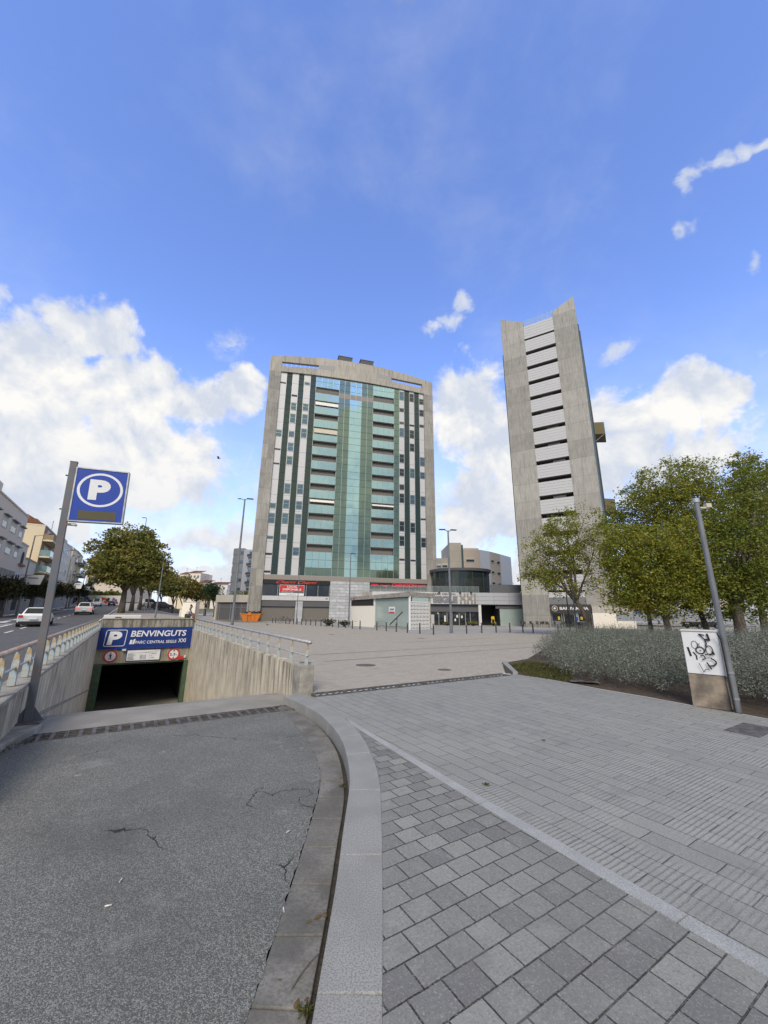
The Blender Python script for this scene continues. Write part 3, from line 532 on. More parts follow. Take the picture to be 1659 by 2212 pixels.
# railings
def railing(label,bx,a0,a1,z0,z1,mt,mp,n,ztop,mtop):
    r=ramp_thing('railing',label,'railing'); B().tube([(bx,a0-.12,z0),(bx,a1,z1)],.036,12).obj('top_rail',mtop,r,smooth=True)
    B().tube([(bx,a0+.02,z0-.27),(bx,a1,z1-.27)],.018,8).obj('middle_rail',mt,r,smooth=True)
    for i in range(n):
        a=a0+.05+(a1-a0-.3)*i/(n-1); z=z0+(z1-z0)*(a-a0)/(a1-a0); zb=ztop(a)-.03
        p=B(); h=z-zb
        w=1 if bx<-1 else .72; p.yz([(-.055*w,0),(.055*w,0),(.05*w,h*.6),(.035*w,h*.85),(.012,h),(-.012,h),(-.035*w,h*.85),(-.05*w,h*.6)],-.01,.01)
        o=p.obj('post',mp,r); o.location=(bx,a,zb); o.rotation_euler=(0,0,R(62))
    return r
railing('tube railing with blue grey blade posts along the right ramp wall',.12,.0,LR-.1,.985,1.13,'rail_tube','rail_post',19,topz,'rail_tube')
railing('rusty peeling tube railing along the left ramp wall beside the road',-4.42,-2.6,LR-.1,1.02,1.13,'rail_tube','rail_post',24,lambda a:topz(a)+.05,'old_rail_tube')
# drive kerb with the sign pole
o=B().prism([(-5.2,-1.6),(-4.35,-1.2),(-3.98,.05),(-4.0,.3),(-4.3,.62),(-5.2,.6)],-.3,-.055).obj('drive_kerb','rough_concrete',bevel=.02); o.location=(R0.x,R0.y,0); o.rotation_euler=(0,0,ANG); tag(o,kind='structure')
# grates
def grate(name,label,a0,a1,b0,b1,npan,z,cell,slots):
    g=ramp_thing(name,label,'drain')
    B().box(b0,b1,a0,a1,z-.25,z-.07).obj('channel','black',g)
    w=(b1-b0)/npan
    for k in range(npan):
        x0,x1=b0+k*w+.004,b0+(k+1)*w-.004; b=B(); t=.018
        b.box(x0,x1,a0,a0+t,z-.03,z); b.box(x0,x1,a1-t,a1,z-.03,z); b.box(x0,x0+t,a0+t,a1-t,z-.03,z); b.box(x1-t,x1,a0+t,a1-t,z-.03,z)
        n=int((x1-x0)/cell)
        for i in range(1,n): xx=x0+(x1-x0)*i/n; b.box(xx-cell*.16,xx+cell*.16,a0+t,a1-t,z-.012,z-.002)
        for j in range(1,slots): yy=a0+(a1-a0)*j/slots; b.box(x0+t,x1-t,yy-.009,yy+.009,z-.012,z-.004)
        b.obj('grate_panel','cast_iron',g)
grate('drain_grate','slotted iron drain grate across the drive before the ramp',-.56,-.13,-4.75,-.28,4,-.139,.15,5)
grate('drain_grate','long dark iron drain grate between plaza and stamped slabs',-.42,-.02,.22,5.85,8,-.001,.12,3)
# ---------------------------------------------------------------- facade materials
glass('green_glass',(.03,.048,.04),.1,.2,1,.012,.6); glass('teal_glass',(.15,.21,.165),.05,.7,1,.02); glass('blue_glass',(.34,.52,.52),.05,.75,1,.02)
glass('rail_glass',(.36,.54,.54),.06,.5,.8,.02); glass('window_glass',(.10,.16,.2),.05,.6,1,.03); glass('dark_glass',(.016,.019,.02),.06,.0,1,.02); glass('clear_glass',(.55,.66,.62),.08,.25,.62,.01); glass('drum_glass',(.03,.045,.045),.05,.2,.8,.02)
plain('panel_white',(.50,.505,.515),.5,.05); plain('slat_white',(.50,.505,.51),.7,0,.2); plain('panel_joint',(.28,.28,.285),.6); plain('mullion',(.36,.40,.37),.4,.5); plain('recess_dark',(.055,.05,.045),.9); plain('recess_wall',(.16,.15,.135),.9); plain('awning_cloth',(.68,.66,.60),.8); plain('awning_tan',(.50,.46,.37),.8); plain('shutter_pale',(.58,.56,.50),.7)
mk('stone_block',(.52,.54,.56),(.40,.42,.44),1.4,.75,bump=.3,bsc=20,var=(.6,(.30,.32,.34)),fine=(14,.25,(.55,.56,.58)))
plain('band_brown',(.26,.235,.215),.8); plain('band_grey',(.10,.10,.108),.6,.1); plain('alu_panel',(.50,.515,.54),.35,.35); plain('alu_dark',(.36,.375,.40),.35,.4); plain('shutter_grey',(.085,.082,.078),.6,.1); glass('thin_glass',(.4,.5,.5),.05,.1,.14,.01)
plain('neon_red',(.62,.06,.04),.4); plain('chinoon_red',(.62,.03,.05),.4); plain('awning_olive',(.16,.135,.07),.8); plain('plastic_green',(.14,.22,.03),.8); plain('yellow_paint',(.6,.42,.02),.6); plain('orange_paint',(.55,.17,.02),.55,.1)
plain('beige_wall',(.56,.49,.41),.85); plain('slate_clad',(.19,.195,.205),.6,.2); plain('slate_dark',(.12,.125,.135),.6,.2); plain('warm_wall',(.50,.44,.36),.85)
concrete('concrete_far',(.50,.47,.42),(.40,.38,.34),pour=3,zoff=0,stain=(.27,.25,.22),amt=.4)
# ---------------------------------------------------------------- tower with the green glass front
T=thing('apartment_tower','wide concrete tower with green glass front, an arched crown and stacked glass balconies','building',(-21.86,66.25,0),R(14.8))
W_=33.0; DEP=13.0
S_=[1.47,2.62,3.76,4.92,6.01,7.21,8.35,13.02,15.3,17.63,20.05,24.53,25.64,26.74,27.85,28.94,30.03,31.09]
arch=lambda s:49.95+1.8*(1-((s-16.2)/16.9)**2) if True else 0
inner=lambda s:46.95+.55*(1-((s-16.2)/15)**2)
b=B(); b.xz([(-.65,-.3),(1.47,-.3),(1.47,46.9),(-.65,46.9)],-.35,DEP); b.obj('concrete_pylon','concrete_tower',T)
b=B(); b.xz([(31.09,-1),(33.05,-1),(33.05,46.9),(31.09,46.9)],-.35,DEP); b.obj('concrete_pylon','concrete_tower',T)
# arched crown built from strips, leaving the two slots open
b=B(); ss_=sorted(set(rng(-.65,33.05,34)+[1.55,8.66,23.85,30.7,1.47,31.09]))
for a,c in zip(ss_[:-1],ss_[1:]):
    m=(a+c)/2; lo0,lo1=(46.9,46.9) if m<1.47 or m>31.09 else (inner(a),inner(c))
    if 1.55<m<8.66 or 23.85<m<30.7:
        f0=lambda s:(48.15+.10*(s-1.5)) if s<15 else (48.2+.075*(30.7-s)); f1=lambda s:f0(s)+1.0-.03*abs(s-1.5 if s<15 else 30.7-s)
        b.xz([(a,lo0),(c,lo1),(c,f0(c)),(a,f0(a))],-.35,.25); b.xz([(a,f1(a)),(c,f1(c)),(c,arch(c)),(a,arch(a))],-.35,.25)
    else: b.xz([(a,lo0),(c,lo1),(c,arch(c)),(a,arch(a))],-.35,.25)
b.obj('arched_crown','concrete_top',T)
b=B(); b.xz([(8.7,48.85),(12.0,49.1),(12.0,50.0),(8.7,49.75)],-.36,-.35); b.xz([(20.6,50.1),(23.8,49.7),(23.8,48.7),(20.6,49.2)],-.36,-.35); b.obj('crown_panel','panel_joint',T)
for x0,x1 in ((1.6,8.6),(23.9,30.6)):
    b=B(); 
    for i in range(9): x=x0+(x1-x0)*i/8; b.box(x-.02,x+.02,-.1,-.06,48,49.8)
    b.obj('slot_rail','galvanised',T)
B().box(-.2,32.6,.3,DEP,-.5,47.0).obj('core_walls','recess_wall',T); B().box(0,32.4,DEP-.4,DEP,46.9,50.2).obj('rear_parapet','concrete_top',T)
# glazing strips
PZ=[7.7+1.43*k for k in range(28)]
def strip(name,x0,x1,mat,cols=1,z0=7.7,off=0.0,zs=None,gap=.03):
    b=B(); lv=zs or [z for z in PZ if z>=z0-.01]+[inner((x0+x1)/2)]
    lv=sorted(q for q in lv if q<=inner((x0+x1)/2)+.01)
    for j in range(cols):
        a=x0+(x1-x0)*j/cols; c=x0+(x1-x0)*(j+1)/cols
        for z,w in zip(lv[:-1],lv[1:]):
            if w-z<.08: continue
            b.box(a+gap,c-gap,off-.03,off+.03,z+gap,w-gap)
    return b.obj(name,mat,T)
mull=B()
for x in S_[1:-1]+[8.35+1.1675*i for i in range(1,4)]+[14.16,16.46,18.84]+[20.05+1.12*i for i in range(1,4)]: 
    if 8.4<x<13 or 20.1<x<24.4: mull.box(x-.03,x+.03,-.05,.28,44.98,47.3)
    else: mull.box(x-.035,x+.035,-.06,.28,7.7,inner(x))
for z in PZ[:1]+[47.2]: mull.box(1.5,31.05,-.05,.28,z-.04,z+.04)
mull.obj('mullion_frame','mullion',T)
B().box(1.47,31.09,.03,.28,7.7,47.2).obj('backing_wall','mullion',T) if False else None
bk=B()
for x0,x1 in ((1.47,8.35),(13.02,20.05),(24.53,31.09)): bk.box(x0,x1,.04,.29,7.7,47.3)
for x0,x1 in ((8.35,13.02),(20.05,24.53)): bk.box(x0,x1,.04,.29,7.7,12.0); bk.box(x0,x1,.04,.29,44.95,47.4)
bk.obj('backing_panel','panel_joint',T)
for x0,x1 in ((2.62,3.76),(4.92,6.01),(7.21,8.35),(26.74,27.85),(28.94,30.03)): strip('green_strip',x0,x1,'green_glass')
for x0,x1,n in ((13.02,15.3,2),(17.63,20.05,2),(24.53,25.64,1)): strip('teal_strip',x0,x1,'teal_glass',n)
strip('stair_glazing',15.3,17.63,'blue_glass',2)
b=B().box(13.1,20.0,-.05,-.032,43.2,44.3); b.obj('brown_band','band_brown',T)
WIN=[(4.3,39.14,40.69),(6.51,39.37,40.82),(4.36,36.48,38.3),(6.56,36.52,38.52),(2.07,33.33,34.65),(4.2,33.51,34.68),(6.58,33.66,35.5),(4.3,30.71,32.28),(4.32,27.99,29.58),(4.32,22.36,24.21),(6.61,22.46,24.31),(4.34,19.56,21.12),(6.61,19.55,21.01),(2.07,19.43,20.32),(2.1,16.7,18.47),(4.34,16.73,18.64),(6.63,16.77,18.62),(2.06,13.89,14.35),(4.27,13.91,14.79),(6.6,11.2,12.52),(6.5,44.99,45.57),(4.2,42.1,42.4),(26.18,44.82,46.72),(28.41,44.78,46.63),(30.45,44.49,45.73),(26.18,42.09,42.9),(30.44,41.73,43.17),(26.2,39.32,39.76),(28.36,39.12,39.42),(30.45,39.12,39.72),(26.17,36.48,38.34),(28.36,36.39,38.15),(28.37,33.5,35.14),(26.19,30.78,32.58),(30.47,30.53,32.38),(26.21,27.93,29.45),(28.37,27.79,29.68),(30.45,27.81,29.12),(26.21,25.07,26.15),(26.2,22.4,24.26),(28.35,22.31,24.11),(30.44,22.16,24.02),(26.19,16.73,18.66),(28.35,16.61,18.5),(26.18,13.9,15.79),(30.47,13.83,15.66),(30.48,19.3,19.5),(26.18,11.13,11.4),(28.38,11.08,11.3),(2.03,11.1,11.35),(2.04,8.06,8.3),(2.01,44.6,44.76),(2.01,30.7,30.85),(2.02,27.86,28.02)]
for x0,x1 in ((1.47,2.62),(3.76,4.92),(6.01,7.21),(25.64,26.74),(27.85,28.94),(30.03,31.09)):
    ws=[w for w in WIN if x0<w[0]<x1]; zs=set(z for z in PZ[::2]+[inner(x0)])
    for w in ws: zs={z for z in zs if not(w[1]-.12<z<w[2]+.12)}|{w[1]-.05,w[2]+.05}
    b=B(); lv=sorted(zs)
    for z,w in zip(lv[:-1],lv[1:]):
        if w>inner(x0)+.01 or w-z<.05: continue
        if any(abs(z-(q[1]-.05))<.01 for q in ws): continue
        B().box(x0+.02,x1-.02,-.06,.03,z+.02,w-.02).obj('white_panel','panel_white',T)
    for (wx,z0,z1) in ws:
        w=B(); f=.05; xa,xb=x0+.05,x1-.05
        w.box(xa,xb,-.055,.03,z0,z0+f); w.box(xa,xb,-.055,.03,z1-f,z1); w.box(xa,xa+f,-.055,.03,z0+f,z1-f); w.box(xb-f,xb,-.055,.03,z0+f,z1-f)
        if z1-z0>1.2: w.box(xa+f,xb-f,-.055,.03,z0+(z1-z0)*.55,z0+(z1-z0)*.55+f)
        o=w.obj('window','mullion' if z1-z0>.4 else 'dark_metal',T)
        if z1-z0>.4: B().box(xa+f,xb-f,-.02,.0,z0+f,z1-f).obj('pane','window_glass' if x0<20 or random.random()<.45 else 'dark_glass',o)
        else: B().box(xa+f,xb-f,-.02,.0,z0+f*.5,z1-f*.5).obj('pane','dark_glass',o)
# balconies
random.seed(11)
for side,(x0,x1,n) in enumerate(((8.35,13.02,4),(20.05,24.53,4))):
    strip('lower_glazing',x0,x1,'teal_glass',n,zs=[7.7,9.13]); strip('lower_glazing',x0,x1,'blue_glass',n,zs=[9.13,10.56,12.0]); strip('top_glazing',x0,x1,'blue_glass',n,zs=[44.95,46.2,47.3])
    for k in range(-1,11):
        z=13.4+2.86*k; rl=B() ; bal=thing if False else None
        m=B(); 
        if k>=0: m.box(x0+.02,x1-.02,-.12,.35,z-.28,z)
        m.box(x0+.02,x1-.02,.35,1.85,z-.28,z)
        m.box(x0-.01,x0+.06,.05,1.8,z,z+2.58); m.box(x1-.06,x1+.01,.05,1.8,z,z+2.58)
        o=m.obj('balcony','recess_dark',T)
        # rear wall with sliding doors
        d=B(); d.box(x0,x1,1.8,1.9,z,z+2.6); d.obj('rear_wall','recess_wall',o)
        xa=x0+(.6 if side==0 else 1.5); d=B(); d.box(xa,xa+2.1,1.74,1.8,z+.02,z+2.1); d.box(x1-.95,x1-.25,1.74,1.8,z+.4,z+2.1)
        d.obj('sliding_door','shutter_pale' if random.random()<.4 else 'window_glass',o)
        d=B(); d.box(xa-.05,xa,1.72,1.8,z,z+2.15).box(xa+2.1,xa+2.15,1.72,1.8,z,z+2.15).box(xa-.05,xa+2.15,1.72,1.8,z+2.1,z+2.15).box(xa+1.02,xa+1.07,1.72,1.8,z,z+2.1); d.obj('door_frame','panel_white',o)
        if k>=0:
            g=B()
            for i in range(n): q=x0+(x1-x0)*i/n; g.box(q+.03,q+(x1-x0)/n-.03,-.16,-.13,z-.05,z+1.5)
            g.obj('glass_railing','rail_glass',o)
            g=B().box(x0,x1,-.17,-.12,z+1.5,z+1.56)
            for i in range(n+1): q=x0+(x1-x0)*i/n; g.box(q-.02,q+.02,-.17,-.12,z-.05,z+1.5)
            g.obj('handrail','mullion',o)
            if random.random()<.7:   # things kept on the balcony
                g=B(); q=x0+.5+random.random()*2.5; g.box(q,q+.5,.3,.7,z,z+.5+.5*random.random()).box(q+.8,q+.85,.3,.8,z,z+.9); g.obj('furniture',random.choice(['panel_white','recess_dark','awning_tan']),o)
        for kk,mm,zz,hh in ((0,9,'awning_cloth',.75),(0,7,'awning_tan',.95),(0,2,'awning_cloth',.45),(1,2,'awning_cloth',.3)):
            if side==kk and k==mm:
                g=B(); g.quad((x0+.1,-.14,z+2.5),(x1-.1,-.14,z+2.5),(x1-.1,-.42,z+2.5-hh),(x0+.1,-.42,z+2.5-hh)); g.quad((x1-.1,-.12,z+2.52),(x0+.1,-.12,z+2.52),(x0+.1,-.40,z+2.52-hh),(x1-.1,-.40,z+2.52-hh)); g.box(x0+.1,x1-.1,-.43,-.38,z+2.43-hh,z+2.5-hh); g.obj('awning',zz,o)
# base of the tower
B().box(1.47,31.09,-.08,.3,6.9,7.68).obj('transfer_beam','band_brown',T)
B().box(1.55,12.85,-.10,.25,6.15,6.9).obj('shop_sign_band','black',T)
text('Cherri Cherri',.5,6.9,3.7,-.12,6.26,'neon_red',T,off=.012,shear=.55)
for x0,x1 in ((1.6,4.0),(4.05,8.75),(8.8,10.8),(10.85,12.8)): B().box(x0+.04,x1-.04,.1,.14,4.25,6.1).obj('shop_window','dark_glass',T)
w=B()
for x in (1.55,4.02,8.78,10.82,12.82): w.box(x-.04,x+.04,.02,.18,4.2,6.15)
w.obj('window_frame','galvanised',T)
lp=B().box(4.3,8.45,-.02,.04,4.25,6.05); lb=lp.obj('letting_board','sign_white',T); B().box(4.35,8.4,-.035,-.02,4.95,6.0).obj('red_panel','sign_red',lb); B().box(4.35,8.4,-.035,-.02,4.68,4.95).obj('dark_panel','slate_dark',lb)
text('LOCAL',.33,1.7,5.55,-.04,5.58,'sign_white',lb,off=.02); text('DISPONIBLE',.33,3.1,4.85,-.04,5.12,'sign_white',lb,off=.02); text('93 723 74 25',.16,1.9,4.7,-.04,4.74,'sign_white',lb,off=.01); text('inmobiliaria',.14,1.6,5.5,-.025,4.4,'slate_clad',lb,off=.004)
w=B()
for x0,x1 in ((1.5,4.2),(4.2,6.7),(6.7,8.9),(8.9,10.9),(10.9,12.85)): w.box(x0+.01,x1-.01,-.12,.25,3.45,4.18)
w.obj('white_fascia','panel_white',T); B().box(12.2,12.55,-.14,-.12,3.7,3.95).obj('number_plate','slate_clad',T)
B().box(1.5,7.1,.0,.3,2.45,3.44).box(8.4,12.85,.0,.3,2.45,3.44).obj('grey_fascia','band_grey',T)
b=B(); 
for i in range(7): b.box(7.15,8.35,-.1,.3,i*.5-.15,i*.5+.34)
b.obj('stone_pier','stone_block',T)
b=B()
for j in range(14):
    zz=-.35+j*.52; x=12.9+(0 if j%2 else .6)
    xs=[12.9]+[q for q in np.arange(x+1.2,20.0,1.6)]+[20.05]
    for a,c in zip(xs[:-1],xs[1:]): b.box(float(a)+.012,float(c)-.012,-.12,.3,zz,zz+.49 if zz+.49<6.88 else 6.88)
b.obj('stone_wall','stone_block',T)
sh=B().box(1.6,7.1,.42,.46,-.1,2.46)
for i in range(16): sh.box(1.6,7.1,.40,.42,-.1+i*.16,-.1+i*.16+.13)
sh.obj('garage_shutter','shutter_grey',T); B().box(2.0,3.3,.385,.40,-.05,1.9).obj('wicket_door','shutter_grey',T)
B().box(1.5,7.15,.3,.42,-.3,.0).obj('threshold','apron_concrete',T)
en=B().box(8.4,10.2,.4,.5,-.2,2.45); en.obj('entrance_side_panel','recess_dark',T); B().box(12.4,12.9,.4,.5,-.2,2.45).obj('entrance_side_panel','black',T)
d=B(); 
for x0,x1 in ((10.3,11.2),(11.25,12.15)): 
    d.box(x0,x0+.14,.34,.4,-.1,2.0).box(x1-.14,x1,.34,.4,-.1,2.0).box(x0+.14,x1-.14,.34,.4,-.1,.1).box(x0+.14,x1-.14,.34,.4,1.86,2.0)
d.box(10.15,12.3,.34,.42,2.0,2.12).box(10.15,10.28,.34,.42,-.1,2.0).box(12.17,12.3,.34,.42,-.1,2.0); d.obj('entrance_door','sign_white',T); B().box(10.3,12.15,.37,.39,-.1,2.45).obj('door_glass','dark_glass',T); B().box(12.35,12.7,.32,.4,1.1,1.5).obj('intercom','galvanised',T)
B().box(20.05,31.09,.9,1.0,-1,6.1).obj('terrace_shop_glass','dark_glass',T); B().box(20.1,31.05,-.12,.25,6.12,6.88).obj('shop_sign_band','black',T)
text('CHINOON',.62,4.8,24.2,-.14,6.2,'chinoon_red',T,off=.05)
b=B(); pts=[(21.9+2.0*q,6.62-.42*math.sin(q*math.pi)) for q in np.linspace(0,1,12)]; lo_=[(x,z+.25*math.sin(i/11*math.pi)) for i,(x,z) in enumerate(pts)]
b.xz([(float(x),float(z)) for x,z in pts]+[(float(x),float(z)) for x,z in lo_[::-1][1:-1]],-.16,-.12); b.obj('pepper_logo','chinoon_red',T)
B().box(20.3,21.6,-.14,-.12,6.4,6.62).box(29.2,30.9,-.14,-.12,6.5,6.68).obj('red_dash','chinoon_red',T); text('restaurant',.22,1.5,29.3,-.14,6.2,'chinoon_red',T,off=.01)
for x0,x1 in ((12.6,15.4),(17.2,19.9)):
    u=B(); u.box(x0,x1,-.1,1.9,51.3,52.75); o=u.obj('rooftop_unit','dark_metal',T); b=B()
    for i in range(8): b.box(x0-.02,x1+.02,-.16,-.1,51.5+i*.15,51.6+i*.15)
    b.box(x0-.1,x1+.1,-.2,2.0,52.75,52.9); b.obj('louvre','slate_dark',o)
B().tube([(15.4,.4,51.9),(15.9,.4,51.9),(16.0,.4,51.4)],.13,8).tube([(17.2,.4,51.9),(16.7,.4,51.9),(16.6,.4,51.4)],.13,8).obj('roof_pipe','dark_metal',T)
# ---------------------------------------------------------------- slim concrete tower
T2=thing('apartment_tower','slim bare concrete tower with a column of white slatted balconies up its front','building',(21.92,63.5,-.22),R(-31))
fl2=[16.9+3.06*k for k in range(-5,12)]
B().xz([(.35,-.6),(4.35,-.6),(4.35,54.7),(.35,56.9)],-.1,33).obj('concrete_pylon','concrete_tower_two',T2)
B().xz([(9.45,3.0),(13.1,3.0),(13.1,56.3),(9.45,54.7)],-.1,33).obj('concrete_pylon','concrete_tower_two',T2)
B().box(10.0,13.1,-.1,33,-.6,3.0).box(9.45,10.0,-.1,.2,3.0,3.0+.01).obj('pylon_base','concrete_tower_two',T2)
B().box(4.3,9.5,1.6,33,-.6,53.3).obj('core_walls','recess_wall',T2)
random.seed(5)
for z in fl2[:-1]:
    if z<4: continue
    top=z+3.06-.0; g0=z+.68
    b=B(); h=(top-g0)/5
    for i in range(5): b.box(4.36,9.44,-.06,.06,g0+i*h+.035,g0+(i+1)*h-.035)
    b.box(4.36,9.44,-.03,.055,g0+.04,top-.04,1)
    b.obj('slatted_balcony','slat_white',T2); B().box(4.36,9.44,.061,1.6,g0-.05,g0+.2).obj('balcony_slab','recess_wall',T2)
    if random.random()<.7 and z<45: x=4.6+random.random()*1.2; B().box(x+1.2,x+3.1,.9,1.0,g0-.8,g0+.02).obj('blind','shutter_pale',T2)
b=B(); h=.55
for i in range(5): b.box(4.36,9.44,-.06,.06,50.9+i*h+.035,50.9+(i+1)*h-.035)
b.box(4.36,9.44,-.03,.055,50.95,53.6,1)
b.obj('slatted_balcony','slat_white',T2)
for z in (4.66,): B().box(4.36,9.44,-.06,.06,4.3,5.1).obj('slatted_balcony','slat_white',T2)
b=B()
for i in range(7): x=4.45+i*.82; b.box(x-.02,x+.02,.1,.14,53.6,55.2)
b.obj('roof_rail','galvanised',T2); B().box(4.4,9.4,.11,.13,53.8,55.0).obj('roof_glass','thin_glass',T2)
# side faces: curved roof edge and glass front seen edge-on
b=B(); 
for k in range(13): b.box(13.1,13.3,1.5+k*2.45,3.2+k*2.45,3,51.6-.3*k)
b.obj('side_glazing','window_glass',T2); b=B()
for k in range(13): b.box(13.1,13.4,3.2+k*2.45,3.35+k*2.45,3,51.4-.3*k)
b.obj('side_fin','dark_metal',T2); B().box(.1,.35,.6,32,4,49.5).obj('side_glazing','dark_metal',T2)
for yy,z in ((14.5,34.2),(16,20.8)):
    B().obox((15.2,yy-6,z-.9),(2.4,.08,1.9),0).obj('side_awning','awning_olive',T2) if False else None
    o=B().add([(13.5,yy-9,z),(15.0,yy-9,z-.3),(15.0,yy-5,z-.3),(13.5,yy-5,z),(13.5,yy-9,z-2.2),(15.0,yy-9,z-2.5),(15.0,yy-5,z-2.5),(13.5,yy-5,z-2.2)],[(0,3,2,1),(4,5,6,7),(0,1,5,4),(1,2,6,5),(2,3,7,6),(3,0,4,7)]).obj('side_awning','awning_olive',T2)
    B().cyl((13.4,yy-8.9,z-3.5),(14.8,yy-8.9,z-2.5),.04).obj('awning_arm','galvanised',o)
# bar
B().box(4.36,9.9,.0,.4,3.28,4.4).obj('grey_fascia','slate_clad',T2)
sb=B().box(4.36,9.98,-.22,.1,2.1,3.27).obj('bar_sign','recess_dark',T2)
text('BAR FAMILIA',.42,3.9,5.75,-.24,2.48,'sign_white',sb,off=.03)
b=B(); b.cyl((5.05,-.24,2.68),(5.05,-.225,2.68),.42,.42,28); lg=b.obj('round_logo','awning_tan',sb); B().cyl((5.05,-.25,2.68),(5.05,-.241,2.68),.33,.33,28).obj('logo_disc','recess_dark',lg); B().cyl((5.05,-.26,2.7),(5.05,-.251,2.7),.16,.14,12).obj('logo_cup','sign_white',lg)
B().box(4.4,9.95,.5,.6,-.5,2.1).obj('bar_glass','dark_glass',T2)
w=B()
for x in (4.45,5.85,6.15,7.6,8.15,9.9): w.box(x-.05,x+.05,.35,.5,-.4,2.1)
w.box(4.4,9.95,.35,.5,2.0,2.1); w.obj('shopfront_frame','galvanised',T2)
B().box(4.5,5.8,.3,.45,-.4,.85).box(8.2,9.85,.3,.45,-.4,.85).obj('shopfront_panel','slate_clad',T2)
B().box(7.7,8.1,.3,.34,-.3,2.0).obj('door_panel','clear_glass',T2)
B().box(5.3,5.6,.28,.30,1.0,1.5).box(8.4,8.7,.28,.30,1.1,1.5).obj('yellow_poster','yellow_paint',T2); B().box(8.9,9.6,.28,.30,1.0,1.5).obj('red_poster','sign_red',T2); B().box(7.75,8.05,.27,.29,.9,1.5).obj('blue_poster','panel_blue',T2)
sw=thing('side_wall','low cream painted wall beside the bar with a bare concrete top','wall',(21.92+10*math.cos(R(-31)),63.5+10*math.sin(R(-31)),-.22),R(-31))
B().box(.1,5.3,-.5,3.5,-.4,2.05).obj('painted_wall','cream_paint',sw); B().box(.1,5.35,-.45,3.5,2.05,3.1).obj('concrete_top','concrete_far',sw)
# ---------------------------------------------------------------- shopping arcade
M_=thing('shopping_arcade','low grey aluminium arcade with dark shopfronts and large XXI letters, between the towers','building',(0,68,0))
b=B(); 
for x0,x1,mt in ((8.0,12.75,0),(12.75,16.1,0),(16.1,19.0,1),(19.0,21.6,1),(21.6,24.6,1)):
    for i in range(3): b.box(x0+.015,x1-.015,0,.2,3.12+i*.66,3.12+(i+1)*.66-.03,mt)
b.obj('aluminium_fascia',['panel_white','alu_panel'],M_)
B().box(-3.6,8.0,.0,.25,3.6,4.3).obj('terrace_edge','slate_clad',M_); B().box(-1.9,8.0,-.1,.2,4.3,5.1).obj('white_parapet','panel_white',M_)
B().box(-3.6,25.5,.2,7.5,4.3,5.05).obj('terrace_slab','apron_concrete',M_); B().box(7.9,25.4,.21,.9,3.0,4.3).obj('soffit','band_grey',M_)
B().box(8.0,16.3,.6,.8,1.85,3.1).box(19.3,24.6,.4,.6,2.45,3.1).obj('grey_lintel','band_grey',M_)
B().box(8.0,16.3,1.0,1.1,-.6,1.85).obj('shop_glass','dark_glass',M_); w=B()
for x in (9.6,11.0,11.9,13.1,14.15,15.0): w.box(x-.05,x+.05,.9,1.0,-.5,1.85)
w.box(8.0,16.3,.9,1.0,-.5,-.38); w.obj('shopfront_frame','galvanised',M_)
B().box(16.3,16.75,.1,.6,-.6,3.1).obj('pillar','off_white',M_); B().box(16.75,19.9,4,4.1,-.6,3.1).obj('passage_end','black',M_); B().box(19.9,19.98,.4,4,-.6,2.5).obj('passage_wall','recess_dark',M_)
B().box(20.0,25.0,.5,.55,-.6,2.45).obj('pale_window','clear_glass',M_); B().box(19.9,25.2,2.4,2.5,-.6,3.0).obj('inner_wall','recess_dark',M_); B().box(-3.6,25,7,7.3,-.6,5).obj('rear_wall','recess_wall',M_)
for x,z,q in ((10.65,.2,'sign_white'),(12.75,.9,'sign_white'),(12.4,.3,'sign_white'),(13.55,.8,'sign_white'),(9.45,1.45,'awning_tan')): B().box(x-.13,x+.13,.86,.89,z,z+(1.0 if x==10.65 else .4)).obj('notice',q,M_)
text('PARC CENTRAL',.32,4.0,8.55,-.03,4.62,'slate_dark',M_,off=.02,ext=.03); text('SEGLE',1.15,4.15,8.55,-.05,3.3,'slate_clad',M_,off=.06,ext=.06)
b=B()
def xx(x): 
    for sx in (-1,1):
        pr=[(0,3.25),(.28,3.25),(.28,3.75),(.05,4.1),(.28,4.45),(.28,4.95),(0,4.95)]
    return [(x,3.25),(x+.32,3.25),(x+.32,3.75),(x+.5,4.02),(x+.68,3.75),(x+.68,3.25),(x+1.0,3.25),(x+1.0,3.8),(x+.8,4.12),(x+1.0,4.42),(x+1.0,4.95),(x+.68,4.95),(x+.68,4.5),(x+.5,4.24),(x+.32,4.5),(x+.32,4.95),(x,4.95),(x,4.42),(x+.2,4.12),(x,3.8)]
B().xz(xx(13.15),-.12,-.02).obj('letter_x','band_brown',M_); B().xz(xx(14.35),-.12,-.02).obj('letter_x','band_brown',M_); B().xz([(15.55,3.25),(15.9,3.25),(15.9,4.95),(15.55,4.95)],-.12,-.02).obj('letter_i','band_brown',M_)
for x in (9.6,13.2,15.1): B().box(x-.15,x+.15,-.4,-.05,5.0,5.15).obj('sign_floodlight','black',M_)
r=B(); g=B()
for i in range(21): x=-3.5+i*1.0; r.box(x-.02,x+.02,.1,.14,5.05,6.1)
for i in range(20): x=-3.5+i*1.0; g.box(x+.04,x+.96,.11,.13,5.1,6.05)
r.box(-3.5,16.5,.09,.15,6.08,6.12); r.obj('terrace_rail','galvanised',M_); g.obj('terrace_glass','thin_glass',M_)
B().box(18.6,25.2,.3,.4,5.1,6.5).obj('dark_parapet','slate_dark',M_)
dr=thing('glass_drum','round dark glass pavilion with a flat rim on the arcade terrace','building',(14.5,74.2,5.05))
n=28; b=B(); f_=B(); rr=5.4
